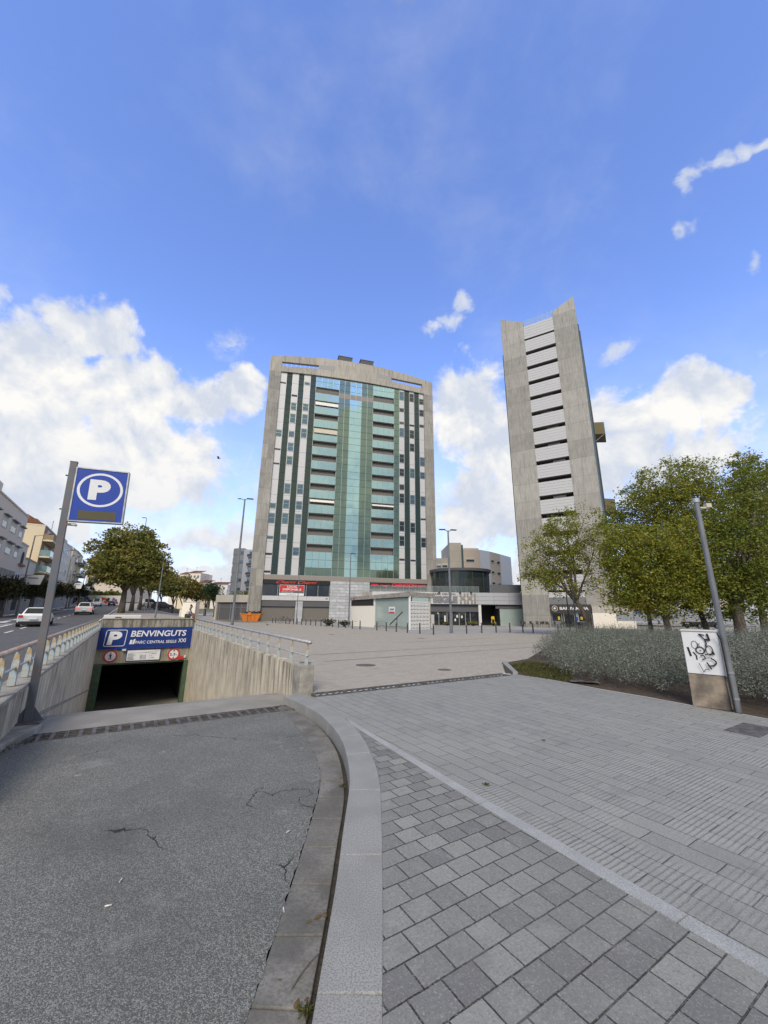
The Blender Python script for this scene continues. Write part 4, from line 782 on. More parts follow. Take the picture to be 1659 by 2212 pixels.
for i in range(n):
    a0,a1=2*math.pi*i/n,2*math.pi*(i+1)/n; p=[(rr*math.cos(a),rr*math.sin(a)) for a in (a0,a1)]
    b.quad((*p[0],0),(*p[1],0),(*p[1],3.9),(*p[0],3.9))
    if i%2==0: f_.box(p[0][0]-.05,p[0][0]+.05,p[0][1]-.05,p[0][1]+.05,0,3.9)
b.obj('curved_glass','drum_glass',dr,smooth=True); f_.obj('mullion','dark_metal',dr); B().cyl((0,0,3.9),(0,0,4.35),5.7,5.8,48).obj('rim','band_grey',dr); B().cyl((0,0,3.4),(0,0,3.85),5.2,5.2,40).obj('ceiling','black',dr); B().cyl((0,0,0),(0,0,.05),5.3,5.3,40).obj('floor','recess_dark',dr)
B().cyl((0,2,0),(0,2,3.6),.6,.6,16).box(-3.5,-1.5,-1,0,.05,1.0).box(1,3,-1.5,-.5,.05,.9).obj('interior_counter','recess_wall',dr)
# ---------------------------------------------------------------- stair pavilion (kiosk)
ka,kb,kc=Vector((-3.97,49.44,0)),Vector((2.65,39.3,0)),Vector((4.91,41.91,0)); kang=math.atan2(kb.y-ka.y,kb.x-ka.x)
K=thing('stair_pavilion','white car park stair pavilion with a glass side, flat concrete roof and vent grille','kiosk',(ka.x,ka.y,0),kang)
L=12.11; dp=3.3
B().box(0,5.6,.0,dp,-.1,2.35).obj('painted_wall','cream_paint',K); b=B()
for i in range(9): b.box(.1,5.3,-.05,0,2.38+i*.075,2.38+i*.075+.045)
b.box(.1,5.3,.0,dp,2.35,3.06); b.obj('vent_grille','iron',K)
B().box(5.35,5.6,-.03,.1,2.35,3.1).obj('white_post','white_paint',K)
B().add([(-.15,-.15,3.02),(L+.15,-.25,3.16),(L-1.2,dp+1.0,3.16),(-.15,dp+.2,3.02),(-.15,-.15,3.4),(L+.15,-.25,3.62),(L-1.2,dp+1.0,3.62),(-.15,dp+.2,3.4)],[(0,3,2,1),(4,5,6,7),(0,1,5,4),(1,2,6,5),(2,3,7,6),(3,0,4,7)]).obj('roof_slab','rough_concrete',K)
B().box(5.65,L-.1,.02,.05,.25,3.05).obj('glass_wall','clear_glass',K); B().box(5.6,L,-.05,.2,-.1,.22).obj('stone_plinth','rough_concrete',K); B().box(5.7,L-.95,dp-.1,dp,-.1,3.05).obj('back_glass','clear_glass',K); B().box(5.6,L-.9,.2,dp,-.08,-.02).obj('inner_floor','recess_dark',K)
B().box(6.6,10.2,.3,.34,.85,1.0).obj('handrail','iron',K); B().cyl((8.6,-.02,.4),(10.9,-.02,1.7),.035).cyl((9.9,-.02,.3),(9.9,-.02,1.15),.03).obj('stair_rail','iron',K)
pb=B().box(8.4,9.5,-.01,.015,1.55,2.2).obj('notice','sign_white',K); B().box(8.45,9.45,-.02,-.011,1.57,1.7).obj('red_line','sign_red',pb); text('AQUI',.2,.7,8.6,-.02,1.82,'black',pb,off=.01); B().box(7.0,8.3,.06,.08,1.5,2.6).obj('faded_poster','off_white',K); B().box(.9,1.1,-.2,-.15,3.05,3.3).obj('red_tag','sign_red',K)
# right side: white posts and folding lattice gate
kg=math.atan2(kc.y-kb.y,kc.x-kb.x); Q=thing('lattice_gate','white folding lattice gate closing the front of the stair pavilion','gate',(kb.x,kb.y,0),kg)
B().box(-.1,.06,-.08,.08,-.05,3.2).obj('post','white_paint',Q); B().box(3.4,3.52,-.08,.08,-.05,3.2).obj('post','rough_concrete',Q); B().box(.06,3.4,-.03,.03,2.62,2.72).box(.06,3.4,-.03,.03,.0,.06).obj('rail','white_paint',Q)
b=B(); n=13
for i in range(n+1): x=.1+3.25*i/n; b.box(x-.035,x+.035,-.03,-.01,.06,2.62)
for j in range(7):
    for i in range(n):
        x=.1+3.25*i/n; w=3.25/n; z=.1+j*.36; b.cyl((x,.0,z),(x+w,.0,z+.36),.024,n=4,cap=False).cyl((x+w,.0,z),(x,.0,z+.36),.024,n=4,cap=False)
b.obj('lattice','white_paint',Q); B().box(3.55,4.4,.1,.5,.2,1.45).box(3.55,4.3,.1,.4,.1,.2).obj('side_box','off_white',Q)
B().box(.4,3.2,.0,.03,2.72,3.15).obj('transom_glass','clear_glass',Q)
ORD=['first','second','third','fourth','fifth','sixth','seventh','eighth','ninth','tenth','eleventh','twelfth','thirteenth','fourteenth','fifteenth','sixteenth','seventeenth','eighteenth','nineteenth','twentieth','twenty-first','twenty-second','twenty-third','twenty-fourth','twenty-fifth','twenty-sixth','twenty-seventh','twenty-eighth','twenty-ninth','thirtieth']
# ---------------------------------------------------------------- parking sign on its pole
PP=thing('parking_sign','blue square sign with a white ringed P on a tall rusty leaning pole','sign',(-5.32,6.46,-.055),R(25))
PP.rotation_euler=(0,R(-1.9),R(25))
b=B().box(-.065,.035,-.03,.03,0,4.16); b.box(-.07,.04,-.035,.035,4.16,4.175); b.obj('pole','rusty_pole',PP,bevel=.004)
b=B().box(-.2,.17,-.17,.17,.0,.018); b.obj('base_plate','rusty_pole',PP)
B().xz([(-.2,.018),(-.065,.018),(-.065,.22)],-.006,.006).xz([(.035,.018),(.17,.018),(.035,.22)],-.006,.006).obj('gusset','rusty_pole',PP)
fr=B(); x0,x1,z0,z1=.045,.83,3.10,4.07
fr.box(x0,x1,-.07,.05,z0,z0+.02).box(x0,x1,-.07,.05,z1-.02,z1).box(x0,x0+.02,-.07,.05,z0+.02,z1-.02).box(x1-.02,x1,-.07,.05,z0+.02,z1-.02); fr.obj('sign_frame','galvanised',PP)
sp=B().box(x0+.02,x1-.02,-.058,.04,z0+.02,z1-.02).obj('sign_panel','panel_blue',PP)
b=B(); n=48; cx,cz=.435,3.685
for k,(ra,rb) in enumerate(((.335,.295),)):
    vs=[];fs=[]
    for i in range(n):
        q=2*math.pi*i/n; vs+= [(cx+ra*math.cos(q),-.0595,cz+.92*ra*math.sin(q)),(cx+rb*math.cos(q),-.0595,cz+.92*rb*math.sin(q))]
    for i in range(n): j=(i+1)%n; fs.append((2*i,2*j,2*j+1,2*i+1))
    b.add(vs,fs)
b.obj('white_ring','sign_white',sp); text('P',.37,.31,.27,-.06,3.50,'sign_white',sp,off=.06,ext=.002)
B().box(.17,.72,-.062,-.0585,3.15,3.30).obj('display_panel','led_panel',sp)
B().box(.035,.16,-.03,.0,3.03,3.07).obj('bracket','rusty_pole',PP); B().box(-.1,-.065,-.02,.0,3.3,3.32).box(-.1,-.065,-.02,.0,3.9,3.92).obj('bolt','iron',PP); B().cyl((.11,-.03,3.05),(.18,-.06,3.03),.02).obj('lock','galvanised',PP)
# ---------------------------------------------------------------- cabinet and right pole
CB=thing('electric_cabinet','white electrical cabinet with black graffiti tags on a stained concrete plinth','cabinet',(5.68,7.71,0),R(-44))
b=B(); b.add([(-.01,0,-.05),(.53,0,-.05),(.53,.34,-.05),(-.01,.34,-.05),(0,.0,.56),(.515,.0,.56),(.515,.32,.56),(0,.32,.56)],[(0,3,2,1),(4,5,6,7),(0,1,5,4),(1,2,6,5),(2,3,7,6),(3,0,4,7)])
mk('stained_plinth',(.35,.29,.22),(.16,.135,.11),3.5,.9,bump=.4,bsc=20,fine=(2.2,.55,(.09,.08,.07)))
b.obj('plinth','stained_plinth',CB,bevel=.01)
cb=B().box(.0,.535,.005,.3,.57,1.32).obj('cabinet_body','sign_white',CB,bevel=.008); B().box(-.01,.56,-.015,.31,1.32,1.345).obj('lid','off_white',CB,bevel=.004); B().box(.535,.6,.02,.3,.56,1.33).obj('side_duct','white_paint',CB,bevel=.006)
def gx(px,pz): return ((px-135)/640*.53, -.001,.575+(880-pz)/760*.74)
g=B()
def stroke(pts,w,y=0):
    P=[gx(*p) for p in pts]
    for (a,b_) in zip(P[:-1],P[1:]):
        d=Vector((b_[0]-a[0],0,b_[2]-a[2])); l=d.length
        if l<1e-4: continue
        q=Vector((-d.z,0,d.x))/l*w; e=d/l*w*.4
        for_=[Vector(a)-q-e,Vector(a)+q-e,Vector(b_)+q+e,Vector(b_)-q+e]; g.quad(*[(v.x,-.0005-.0002*y,v.z) for v in for_]); y+=.3
def arc(cx,cy,rx,ry,a0,a1,n=12): return [(cx+rx*math.cos(R(a0+(a1-a0)*i/n)),cy+ry*math.sin(R(a0+(a1-a0)*i/n))) for i in range(n+1)]
stroke([(215,420),(245,570)],.016); stroke([(300,500),(345,560),(345,630)],.010,9); stroke(arc(345,365,55,70,0,360),.004,20)
stroke(arc(430,460,75,60,200,560),.009,40); stroke([(420,455),(450,470)],.006,60); stroke([(455,165),(545,265),(560,330),(540,380)],.010,70); stroke([(460,165),(545,185)],.010,80); stroke([(600,160),(625,270),(550,260)],.015,85)
stroke(arc(590,450,60,80,150,500),.008,100); stroke([(640,470),(660,520)],.016,120); stroke([(500,530),(640,510)],.007,125); stroke([(420,560),(470,540),(500,600),(440,625)],.008,130); stroke(arc(560,660,110,65,-70,110),.011,140)
stroke([(510,670),(570,780)],.011,160); stroke([(370,690),(430,840),(470,790),(530,790)],.005,170); stroke([(400,330),(440,390)],.004,180); stroke([(440,330),(400,400)],.004,190); stroke([(500,590),(610,580)],.006,200)
g.obj('graffiti','black',cb)
RP=thing('camera_pole','tall weathered grey pole beside the graffiti cabinet with a small camera at its top','pole',(6.10,7.27,0))
B().cyl((0,0,-.05),(0,0,.6),.055,.055,16).cyl((0,0,.6),(0,0,3.80),.050,.042,16).obj('pole','grey_pole',RP,smooth=False); B().cyl((0,0,.62),(0,0,.66),.06,.06,16).cyl((0,0,.2),(0,0,.24),.062,.062,16).cyl((0,0,3.74),(0,0,3.82),.055,.055,16).obj('clamp_band','galvanised',RP)
B().box(.05,.22,-.02,.02,3.62,3.65).box(.16,.26,-.04,.04,3.64,3.72).obj('camera','awning_tan',RP); B().tube([(-.07,-.03,.0),(-.065,-.02,.6),(-.07,-.02,1.2),(-.1,0,1.3)],.012,6).obj('cable','rubber',RP)
# ---------------------------------------------------------------- bollards
BP=[(588.4,1345.8),(595,1346.2),(616.7,1347.6),(625,1348),(633.7,1348.6),(641.5,1349),(651,1349.6),(660.6,1350.2),(670.8,1351),(681.7,1351.8),(693,1352.6),(704.5,1353.5),(718,1354.6),(731,1355.6),(746,1356.8),(761,1358.2),(777.6,1359.5),(814,1361.8),(834.3,1363.2),(856,1365),(880,1367),(907,1369),(936.6,1371.1),(1008.2,1368.8),(1041,1367.3),(1072,1366.6),(1102,1366.4),(1130,1366.4),(1152,1367.2),(1206.6,1372.2)]
proto=None
for i,(px,py) in enumerate(BP):
    x,y=G(px,py); x,y=G(px,py,hgt(x,y))
    if proto is None:
        o=proto=thing('bollard','x','bollard',(0,0,0)); B().cyl((0,0,-.1),(0,0,.82),.055,.055,12).obj('post','iron',o); B().cyl((0,0,.82),(0,0,.86),.055,.035,12).obj('cap','galvanised',o); B().cyl((0,0,.70),(0,0,.735),.057,.057,12).obj('band','galvanised',o)
    else: o=copy_tree(proto)
    o.location=(x,y,hgt(x,y)); tag(o,'slim dark steel bollard, %s from the left in the row across the plaza'%ORD[i],'bollard','bollards in a row across the plaza')
# ---------------------------------------------------------------- lamps
def lamp(label,px,py,Yd,ptop,heads,r=.09,matn='grey_pole',group='street lamps',lean=True):
    x,y,z=at(px,Yd); 
    H=zt(px,ptop,Yd)-z
    o=thing('street_lamp',label,'street lamp',(x,y,z),0,group); B().cyl((0,0,0),(0,0,1.2),r*1.25,r*1.2,12).cyl((0,0,1.2),(0,0,H),r,r*.6,12).obj('pole',matn,o)
    for h in heads:
        ang,ln,sz=h; d=Vector((math.cos(ang),math.sin(ang),0)); B().cyl((0,0,H-.1),tuple(d*ln+Vector((0,0,H+.05))),.035,.03,8).obj('arm',matn,o)
        b=B().obox(tuple(d*(ln+sz*.4)+Vector((0,0,H+.08))),(sz,sz*.38,.09),ang); b.obj('lamp_head','dark_metal',o,bevel=.02)
    return o
lamp('tall leaning-looking grey lamp with two heads, in front of the orange skip',504,1355,40.5,1078,[(0.3,.25,.7),(math.pi-.2,.5,.35)],.13)
lamp('grey lamp with two heads in front of the round letter sign of the arcade',973.5,1368.6,33.6,1146,[(.25,.3,.55),(math.pi,.3,.55)],.11)
lamp('slim grey lamp in front of the stone wall of the glass tower',754,1351,48,1197,[(.6,.1,.6)],.09)
lamp('thin grey lamp in front of the letting board of the glass tower',641.5,1348,55,1226,[(0,.05,.4)],.06)
lamp('single arm lamp on the slope behind the ramp portal, near the white cabin',337.3,1333,46,1216,[(0,.3,.9)],.08)
lamp('lamp whose head shows just above the big tree crown',283,1320,70,1119,[(math.pi,.2,.7)],.09)
lamp('thin lamp with a flat head, under the small tree by the bar',1241.6,1375,27,1248,[(math.pi,.0,.5)],.055,'dark_metal')
lamp('thin bare lamp post left of the flat headed one by the bar',1227,1366,34,1262,[(math.pi,.0,.3)],.055,'dark_metal')
lamp('dark bare pole rising behind the garage block',503,1300,66,1178,[(0,.0,.15)],.07,'dark_metal')
lamp('short grey lamp behind the garage block beside the tower',536,1300,62,1262,[(0,.0,.2)],.05)
lamp('distant lamp over the yellowing trees',372,1320,140,1237,[(math.pi,.1,1)],.1)
lamp('distant lamp beside the dark pine',441,1320,130,1242,[(math.pi,.1,1)],.1)
def banner_lamp(label,px,Yd,ptop,bp0,bp1,arm):
    o=lamp(label,px,0,Yd,ptop,[(-.2,arm,.7)],.1); z=o.location.z; z0,z1=zt(px,bp1,Yd)-z,zt(px,bp0,Yd)-z
    B().add([(.15,-.02,z0),(2.0*arm/2,-.3,z0-.05),(2.3*arm/2,-.3,z1-.0),(.3,-.02,z1)],[(0,1,2,3)]).add([(.15,.0,z0),(2.0*arm/2,-.28,z0-.05),(2.3*arm/2,-.28,z1-.0),(.3,.0,z1)],[(3,2,1,0)]).obj('banner','sign_white',o)
    B().cyl((-1.6*arm/2,0,z1),(1.2*arm/2,-.1,z1),.03).obj('banner_arm','grey_pole',o); B().add([(.5,-.16,z1-.3),(1.4*arm/2+.3,-.28,z1-.32),(1.4*arm/2+.3,-.28,z1-.42),(.5,-.16,z1-.4)],[(0,1,2,3)]).obj('banner_text','slate_clad',o)
banner_lamp('street lamp with the largest white banner, on the left pavement',37,49,1156,1242,1262,2.3)
banner_lamp('street lamp with a white banner just right of the rusty sign pole',106,70,1190,1254,1267,2)
banner_lamp('street lamp with a white banner in front of the cream block',146,82,1209,1259,1271,2)
banner_lamp('farthest street lamp with a small white banner',168,105,1225,1267,1274,2)
lamp('bare lamp post at the far end of the street',178,1300,125,1218,[(0,.2,.8)],.1); lamp('last lamp post before the graffiti wall',190,1300,135,1224,[(0,.3,.8)],.1)
# ---------------------------------------------------------------- trees
def leaves_mesh(name,C,size,mat,parent,asp=.5,droop=.0,seed=0):
    rs=np.random.RandomState(seed); n=len(C); d=rs.normal(size=(n,3)); d[:,2]=d[:,2]*.6-droop; d/=np.linalg.norm(d,axis=1)[:,None]
    e=rs.normal(size=(n,3)); e[:,2]+=.0; w=np.cross(d,e); w/=np.linalg.norm(w,axis=1)[:,None]
    s=(size*(.6+.8*rs.rand(n)))[:,None]; a=C-d*s*.5; c=C+d*s*.5; m=C+np.cross(d,w)*s*.08
    v=np.stack([a,m+w*s*asp*.5,c,m-w*s*asp*.5],1).reshape(-1,3).astype('f')
    me=bpy.data.meshes.new(name); me.vertices.add(4*n); me.vertices.foreach_set('co',v.ravel()); me.loops.add(4*n); me.loops.foreach_set('vertex_index',np.arange(4*n,dtype='i'))
    me.polygons.add(n); me.polygons.foreach_set('loop_start',np.arange(0,4*n,4,dtype='i')); me.polygons.foreach_set('loop_total',np.full(n,4,'i')); me.materials.append(MATS[mat]); me.update(calc_edges=True); me.validate()
    o=bpy.data.objects.new(name,me); COL.objects.link(o); o.parent=parent; return o
def tree(label,loc,H,fork,lobes,n,size,mat,bark='bark',r=.22,seed=0,lean=(0,0),group=None,cat='tree',droop=.15,asp=.5,flat=.7,nm='tree',cl=.55,limbs=7,subs=9):
    """lobes: (x,y,z,rx,ry,rz) ellipsoids of the crown relative to the base"""
    rs=np.random.RandomState(seed); o=thing(nm,label,cat,loc,0,group); tr=B(); top=Vector((lean[0],lean[1],fork))
    p=[Vector((0,0,-.3)),Vector((lean[0]*.15,lean[1]*.1,fork*.35)),Vector((lean[0]*.55,lean[1]*.5,fork*.72)),top]; tr.tube(p,[r*1.25,r,r*.85,r*.72],10)
    tips=[]; vol=[l[3]*l[4]*l[5] for l in lobes]; pr=np.array(vol)/sum(vol)
    for k in range(limbs):
        l=lobes[k%len(lobes)] if k<2*len(lobes) else lobes[rs.choice(len(lobes),p=pr)]
        u=rs.normal(size=3); u/=np.linalg.norm(u); u[2]=abs(u[2])*.6
        e=Vector((l[0]+u[0]*l[3]*.55,l[1]+u[1]*l[4]*.55,l[2]+u[2]*l[5]*.5)); m=top.lerp(e,.5)+Vector((rs.normal()*.25,rs.normal()*.25,.15*(e-top).length*.5))
        tr.tube([top-Vector((0,0,.15)),top.lerp(m,.5)+Vector((rs.normal()*.1,0,.1)),m,e],[r*.5,r*.36,r*.26,r*.1],7)
        for j in range(subs):
            s0=m.lerp(e,rs.rand()); u=rs.normal(size=3); u/=np.linalg.norm(u); 
            ll=lobes[rs.choice(len(lobes),p=pr)] if rs.rand()<.35 else l
            f=Vector((ll[0]+u[0]*ll[3]*.93,ll[1]+u[1]*ll[4]*.93,ll[2]+u[2]*ll[5]*.9)); q=s0.lerp(f,.55)+Vector((rs.normal(),rs.normal(),rs.normal()))*.15
            if (f-s0).length<4.5: tr.tube([s0,q,f],[r*.13,r*.08,r*.03],5)
            tips.append(f); tips.append(q.lerp(f,.5))
    tr.obj('trunk',bark,o,smooth=True)
    ncl=max(30,int(n/38)); cs=[]
    for i in range(ncl):
        if i<len(tips): c=np.array(tips[i])
        else:
            l=lobes[rs.choice(len(lobes),p=pr)]; u=rs.normal(size=3); u/=np.linalg.norm(u); u*= (.45+.55*rs.rand()**.5); c=np.array((l[0]+u[0]*l[3],l[1]+u[1]*l[4],l[2]+u[2]*l[5]))
        k=int(38*(.5+rs.rand())); cr=cl*(.6+.8*rs.rand()); pts=rs.normal(size=(k,3))*cr*np.array([1,1,flat])*.55; pts[:,2]-=.25*(pts[:,0]**2+pts[:,1]**2)/max(cr,.1); cs.append(c+pts)
    C=np.concatenate(cs); leaves_mesh('crown',C,size,mat,o,asp,droop,seed); return o
leafmat('leaf_sophora',(.185,.22,.03),(.29,.295,.045),(.38,.32,.04),.9,.35,.12)
leafmat('leaf_sophora_dark',(.135,.18,.026),(.21,.235,.035),(.24,.2,.03),.6,.3,.06)
leafmat('leaf_plane',(.17,.19,.05),(.26,.24,.06),(.28,.21,.04),.4,.3,.08)
leafmat('leaf_yellow',(.15,.14,.03),(.21,.17,.035),(.3,.22,.04),.3,.25,.1)
leafmat('leaf_dark',(.035,.045,.015),(.06,.055,.02),(.12,.07,.02),.7,.15,.08)
leafmat('leaf_pine',(.02,.045,.018),(.035,.06,.025),(.05,.08,.03),.5,.1,.02)
leafmat('leaf_silver',(.20,.225,.185),(.11,.13,.095),(.31,.34,.29),1.8,.12,.2)
def PX(px,py,Yd,base): 
    d=ray(px,py); k=Yd/d.y; return (d.x*k-base[0],EYE+d.z*k-base[2])
def lobe(base,px,py,rpx,rpy,dy=0,ryf=.9):
    Yd=base[1]+dy; x,z=PX(px,py,Yd,base); x2,_=PX(px+rpx,py,Yd,base); _,z2=PX(px,py-rpy,Yd,base); return (x,dy,z,abs(x2-x),abs(x2-x)*ryf,abs(z2-z))
Q='trees along the planted bed'
b0=at(1274,30); b0=(b0[0],b0[1],b0[2])
tree('small airy tree with a leaning trunk right in front of the bar',b0,8,2.6,[lobe(b0,1190,1200,62,75),lobe(b0,1250,1135,62,42),lobe(b0,1230,1250,58,40),lobe(b0,1160,1240,36,42),lobe(b0,1290,1180,42,65),lobe(b0,1215,1165,60,50)],16000,.15,'leaf_sophora',r=.2,seed=2,lean=(-.95,0),group=Q,cl=.42,limbs=10,subs=10)
b0=at(1438,27)
tree('dense olive green tree in the middle of the planted bed, with a straight trunk',b0,7,2.2,[lobe(b0,1380,1200,80,80),lobe(b0,1440,1230,90,75),lobe(b0,1340,1240,50,62),lobe(b0,1480,1180,75,70),lobe(b0,1395,1290,55,30),lobe(b0,1500,1260,60,45),lobe(b0,1350,1180,50,55),lobe(b0,1430,1296,78,40),lobe(b0,1345,1285,45,42)],38000,.17,'leaf_sophora',r=.2,seed=3,lean=(-.2,0),group=Q,cl=.5,limbs=10)
b0=at(1400,34)
tree('tree with a thin trunk, second from the left in the planted bed',b0,9,2.4,[lobe(b0,1350,1140,45,60),lobe(b0,1400,1100,70,60),lobe(b0,1340,1200,50,55),lobe(b0,1420,1170,60,50),lobe(b0,1400,1250,70,55)],22000,.2,'leaf_sophora_dark',r=.17,seed=4,group=Q,cl=.6)
b0=at(1520,31)
tree('tall tree with yellowing top and a thin slanting trunk behind the cabinet',b0,10,2.6,[lobe(b0,1440,1040,60,45),lobe(b0,1500,1030,50,50),lobe(b0,1470,1090,80,55),lobe(b0,1530,1110,70,60),lobe(b0,1400,1075,40,30),lobe(b0,1520,1180,60,60),lobe(b0,1450,1150,60,60),lobe(b0,1540,1290,58,50)],30000,.18,'leaf_sophora',r=.2,seed=5,lean=(-.5,0),group=Q,cl=.5,limbs=10)
b0=at(1592,26)
tree('thick trunked tree just right of the grey camera pole',b0,9,2.3,[lobe(b0,1600,1120,70,60),lobe(b0,1590,1200,85,70),lobe(b0,1640,1050,60,50),lobe(b0,1545,1240,60,50),lobe(b0,1660,1250,70,60),lobe(b0,1605,1292,70,48)],30000,.17,'leaf_sophora_dark',r=.34,seed=6,group=Q,cl=.55,limbs=10)
b0=at(1645,33)
tree('tallest tree at the right edge with a feathery top',b0,12,2.6,[lobe(b0,1620,1030,55,45),lobe(b0,1600,1000,28,25),lobe(b0,1690,1080,80,80),lobe(b0,1640,1100,60,60),lobe(b0,1720,1200,80,90),lobe(b0,1612,990,12,20),lobe(b0,1600,1180,70,70),lobe(b0,1640,1260,60,50)],30000,.2,'leaf_sophora',r=.28,seed=7,group=Q,cl=.5,limbs=10)
# street trees behind the portal
Q='trees along the pavement behind the ramp'
b0=at(262,58)
tree('largest street tree, broad olive crown behind the ramp portal',b0,12,3.2,[lobe(b0,280,1170,50,38),lobe(b0,245,1190,50,32),lobe(b0,320,1200,42,42),lobe(b0,285,1220,75,38),lobe(b0,225,1225,34,20),lobe(b0,335,1235,30,30),lobe(b0,270,1245,55,18)],30000,.34,'leaf_plane',r=.42,seed=8,group=Q,cl=.9,limbs=12,asp=.75,flat=.35)
for i,(px,Yd,py0,rx,mt,lb) in enumerate([(283,68,1215,40,'leaf_plane','second thick trunked street tree, right behind the largest one'),(300,78,1220,38,'leaf_plane','third street tree, its trunk right of the second'),(318,90,1232,30,'leaf_plane','fourth street tree, darker crown over the picket fence'),(345,100,1245,32,'leaf_plane','round crowned tree behind the slender lamp'),(372,112,1262,24,'leaf_plane','low green street tree left of the yellowing one'),(395,120,1262,28,'leaf_yellow','yellowing street tree behind the white cabin'),(422,128,1272,24,'leaf_yellow','smaller yellowing tree right of the white cabin'),(444,135,1276,20,'leaf_plane','small olive tree beside the dark pine')]):
    b0=at(px,Yd); tree(lb,b0,8,2.5,[lobe(b0,px,py0,rx,(1290-py0)*.62),lobe(b0,px+rx*.5,py0+14,rx*.6,(1290-py0)*.4),lobe(b0,px-rx*.5,py0+12,rx*.6,(1290-py0)*.4)],4200,.5,mt,r=.35 if i<2 else .22,seed=20+i,group=Q,cl=1.1,asp=.8,flat=.4,subs=5)
b0=at(463,110); tree('dark round pine left of the garage block',b0,8,2,[lobe(b0,462,1278,17,18),lobe(b0,450,1272,14,14),lobe(b0,472,1285,12,14)],3500,.4,'leaf_pine',r=.25,seed=40,cl=.9,subs=4)
Q='dark clipped trees on the left pavement'
for i,(px,Yd,py0,rx,ry,lb) in enumerate([(5,46,1268,38,27,'dark clipped street tree at the left edge of the photo'),(62,54,1268,35,23,'dark clipped tree left of the rusty sign pole'),(110,68,1272,26,17,'dark clipped tree half hidden by the rusty sign pole'),(140,80,1274,18,14,'dark reddish tree under the third banner'),(165,92,1272,14,13,'dark tree farthest down the left pavement'),(180,110,1276,10,12,'small dark tree before the graffiti wall')]):
    b0=at(px,Yd); tree(lb,b0,5,1.9,[lobe(b0,px,py0,rx,ry),lobe(b0,px+rx*.5,py0+3,rx*.6,ry*.8),lobe(b0,px-rx*.5,py0+2,rx*.6,ry*.8)],4200 if i<3 else 2200,.26 if i<3 else .35,'leaf_dark',r=.13,seed=50+i,group=Q,cl=.55,asp=.7,subs=5)
b0=at(198,150); tree('pale grey green cypress beyond the graffiti wall',b0,8,2,[lobe(b0,197,1262,9,20)],1200,.6,'leaf_pine',r=.2,seed=60,cl=.8,subs=3)
for i,(px,rx) in enumerate(((205,14),(232,16),(250,14))): b0=at(px,140); tree('low green shrub mass over the graffiti wall, %s'%['left one','middle one','right one beside the trunk'][i],b0,4,1,[lobe(b0,px,1284,rx,7)],700,.6,'leaf_plane',r=.1,seed=61+i,cl=.8,subs=2,cat='shrub',nm='shrub')
# ---------------------------------------------------------------- hedge
def pip(P,x,y):
    ins=np.zeros(len(x),bool); j=len(P)-1
    for i in range(len(P)):
        xi,yi=P[i];xj,yj=P[j]; c=((yi>y)!=(yj>y))&(x<(xj-xi)*(y-yi)/(yj-yi+1e-9)+xi); ins^=c; j=i
    return ins
def hedge(label,foot,n,hh,seed,size=.05):
    rs=np.random.RandomState(seed); P=np.array(foot); o=thing('hedge',label,'hedge',(0,0,0),0,'silvery hedge beside the path')
    # every shrub is a set of branches springing from its base, leaves along their outer part
    x=rs.uniform(P[:,0].min(),P[:,0].max(),4000); y=rs.uniform(P[:,1].min(),P[:,1].max(),4000); m=pip(foot,x,y); x,y=x[m],y[m]
    w=np.exp(-np.hypot(x-4.5,y-6.5)/10); keep=rs.rand(len(x))<w/w.max()*1.3; x,y=x[keep],y[keep]; cen=[]
    for q in zip(x,y):
        if all((q[0]-c[0])**2+(q[1]-c[1])**2>.26 for c in cen): cen.append(q)
        if len(cen)>190: break
    per=int(n/len(cen)/22); L_=[]; brs=[]
    for ci,(cx,cy) in enumerate(cen):
        H=hh*rs.uniform(.78,1.12); Rr=rs.uniform(.48,.68)
        for k in range(per):
            az=rs.rand()*6.283; f=rs.rand()**.6; tip=np.array((cx+math.cos(az)*Rr*f*1.25,cy+math.sin(az)*Rr*f*1.25,H*(1-.80*f**2.0)*rs.uniform(.75,1.08))); st0=np.array((cx+rs.normal()*.08,cy+rs.normal()*.08,0.05+.25*rs.rand()))
            t_=(.18+.82*np.sort(rs.rand(22)))[:,None]; bend=np.array((math.cos(az),math.sin(az),0))*.12
            pts=st0+(tip-st0)*t_+bend*np.sin(t_*3.14)+rs.normal(size=(22,3))*.028; L_.append(pts)
            if k%16==0: brs.append((st0,st0+(tip-st0)*.5+bend,tip))
    C=np.concatenate(L_); C=C[C[:,2]>.03]; 
    leaves_mesh('foliage',C,size,'leaf_silver',o,.45,-.4,seed)
    st=B()
    for q in brs: st.tube(q,[.009,.006,.003],4)
    st.obj('stems','pale_bark',o); return o
hedge('silvery grey green hedge between the plaza and the graffiti cabinet',[G(1182,1432),G(1215,1464),G(1300,1487),G(1400,1505),G(1490,1519),G(1500,1480),G(1640,1440),G(1500,1388),G(1330,1376),G(1210,1386),G(1190,1408)],230000,1.15,1,.036)
hedge('silvery grey green hedge behind and right of the grey camera pole',[G(1530,1500),G(1600,1520),G(1659,1530),G(1780,1560),G(2000,1540),G(1900,1450),G(1660,1410),G(1580,1420)],190000,1.3,2,.036)
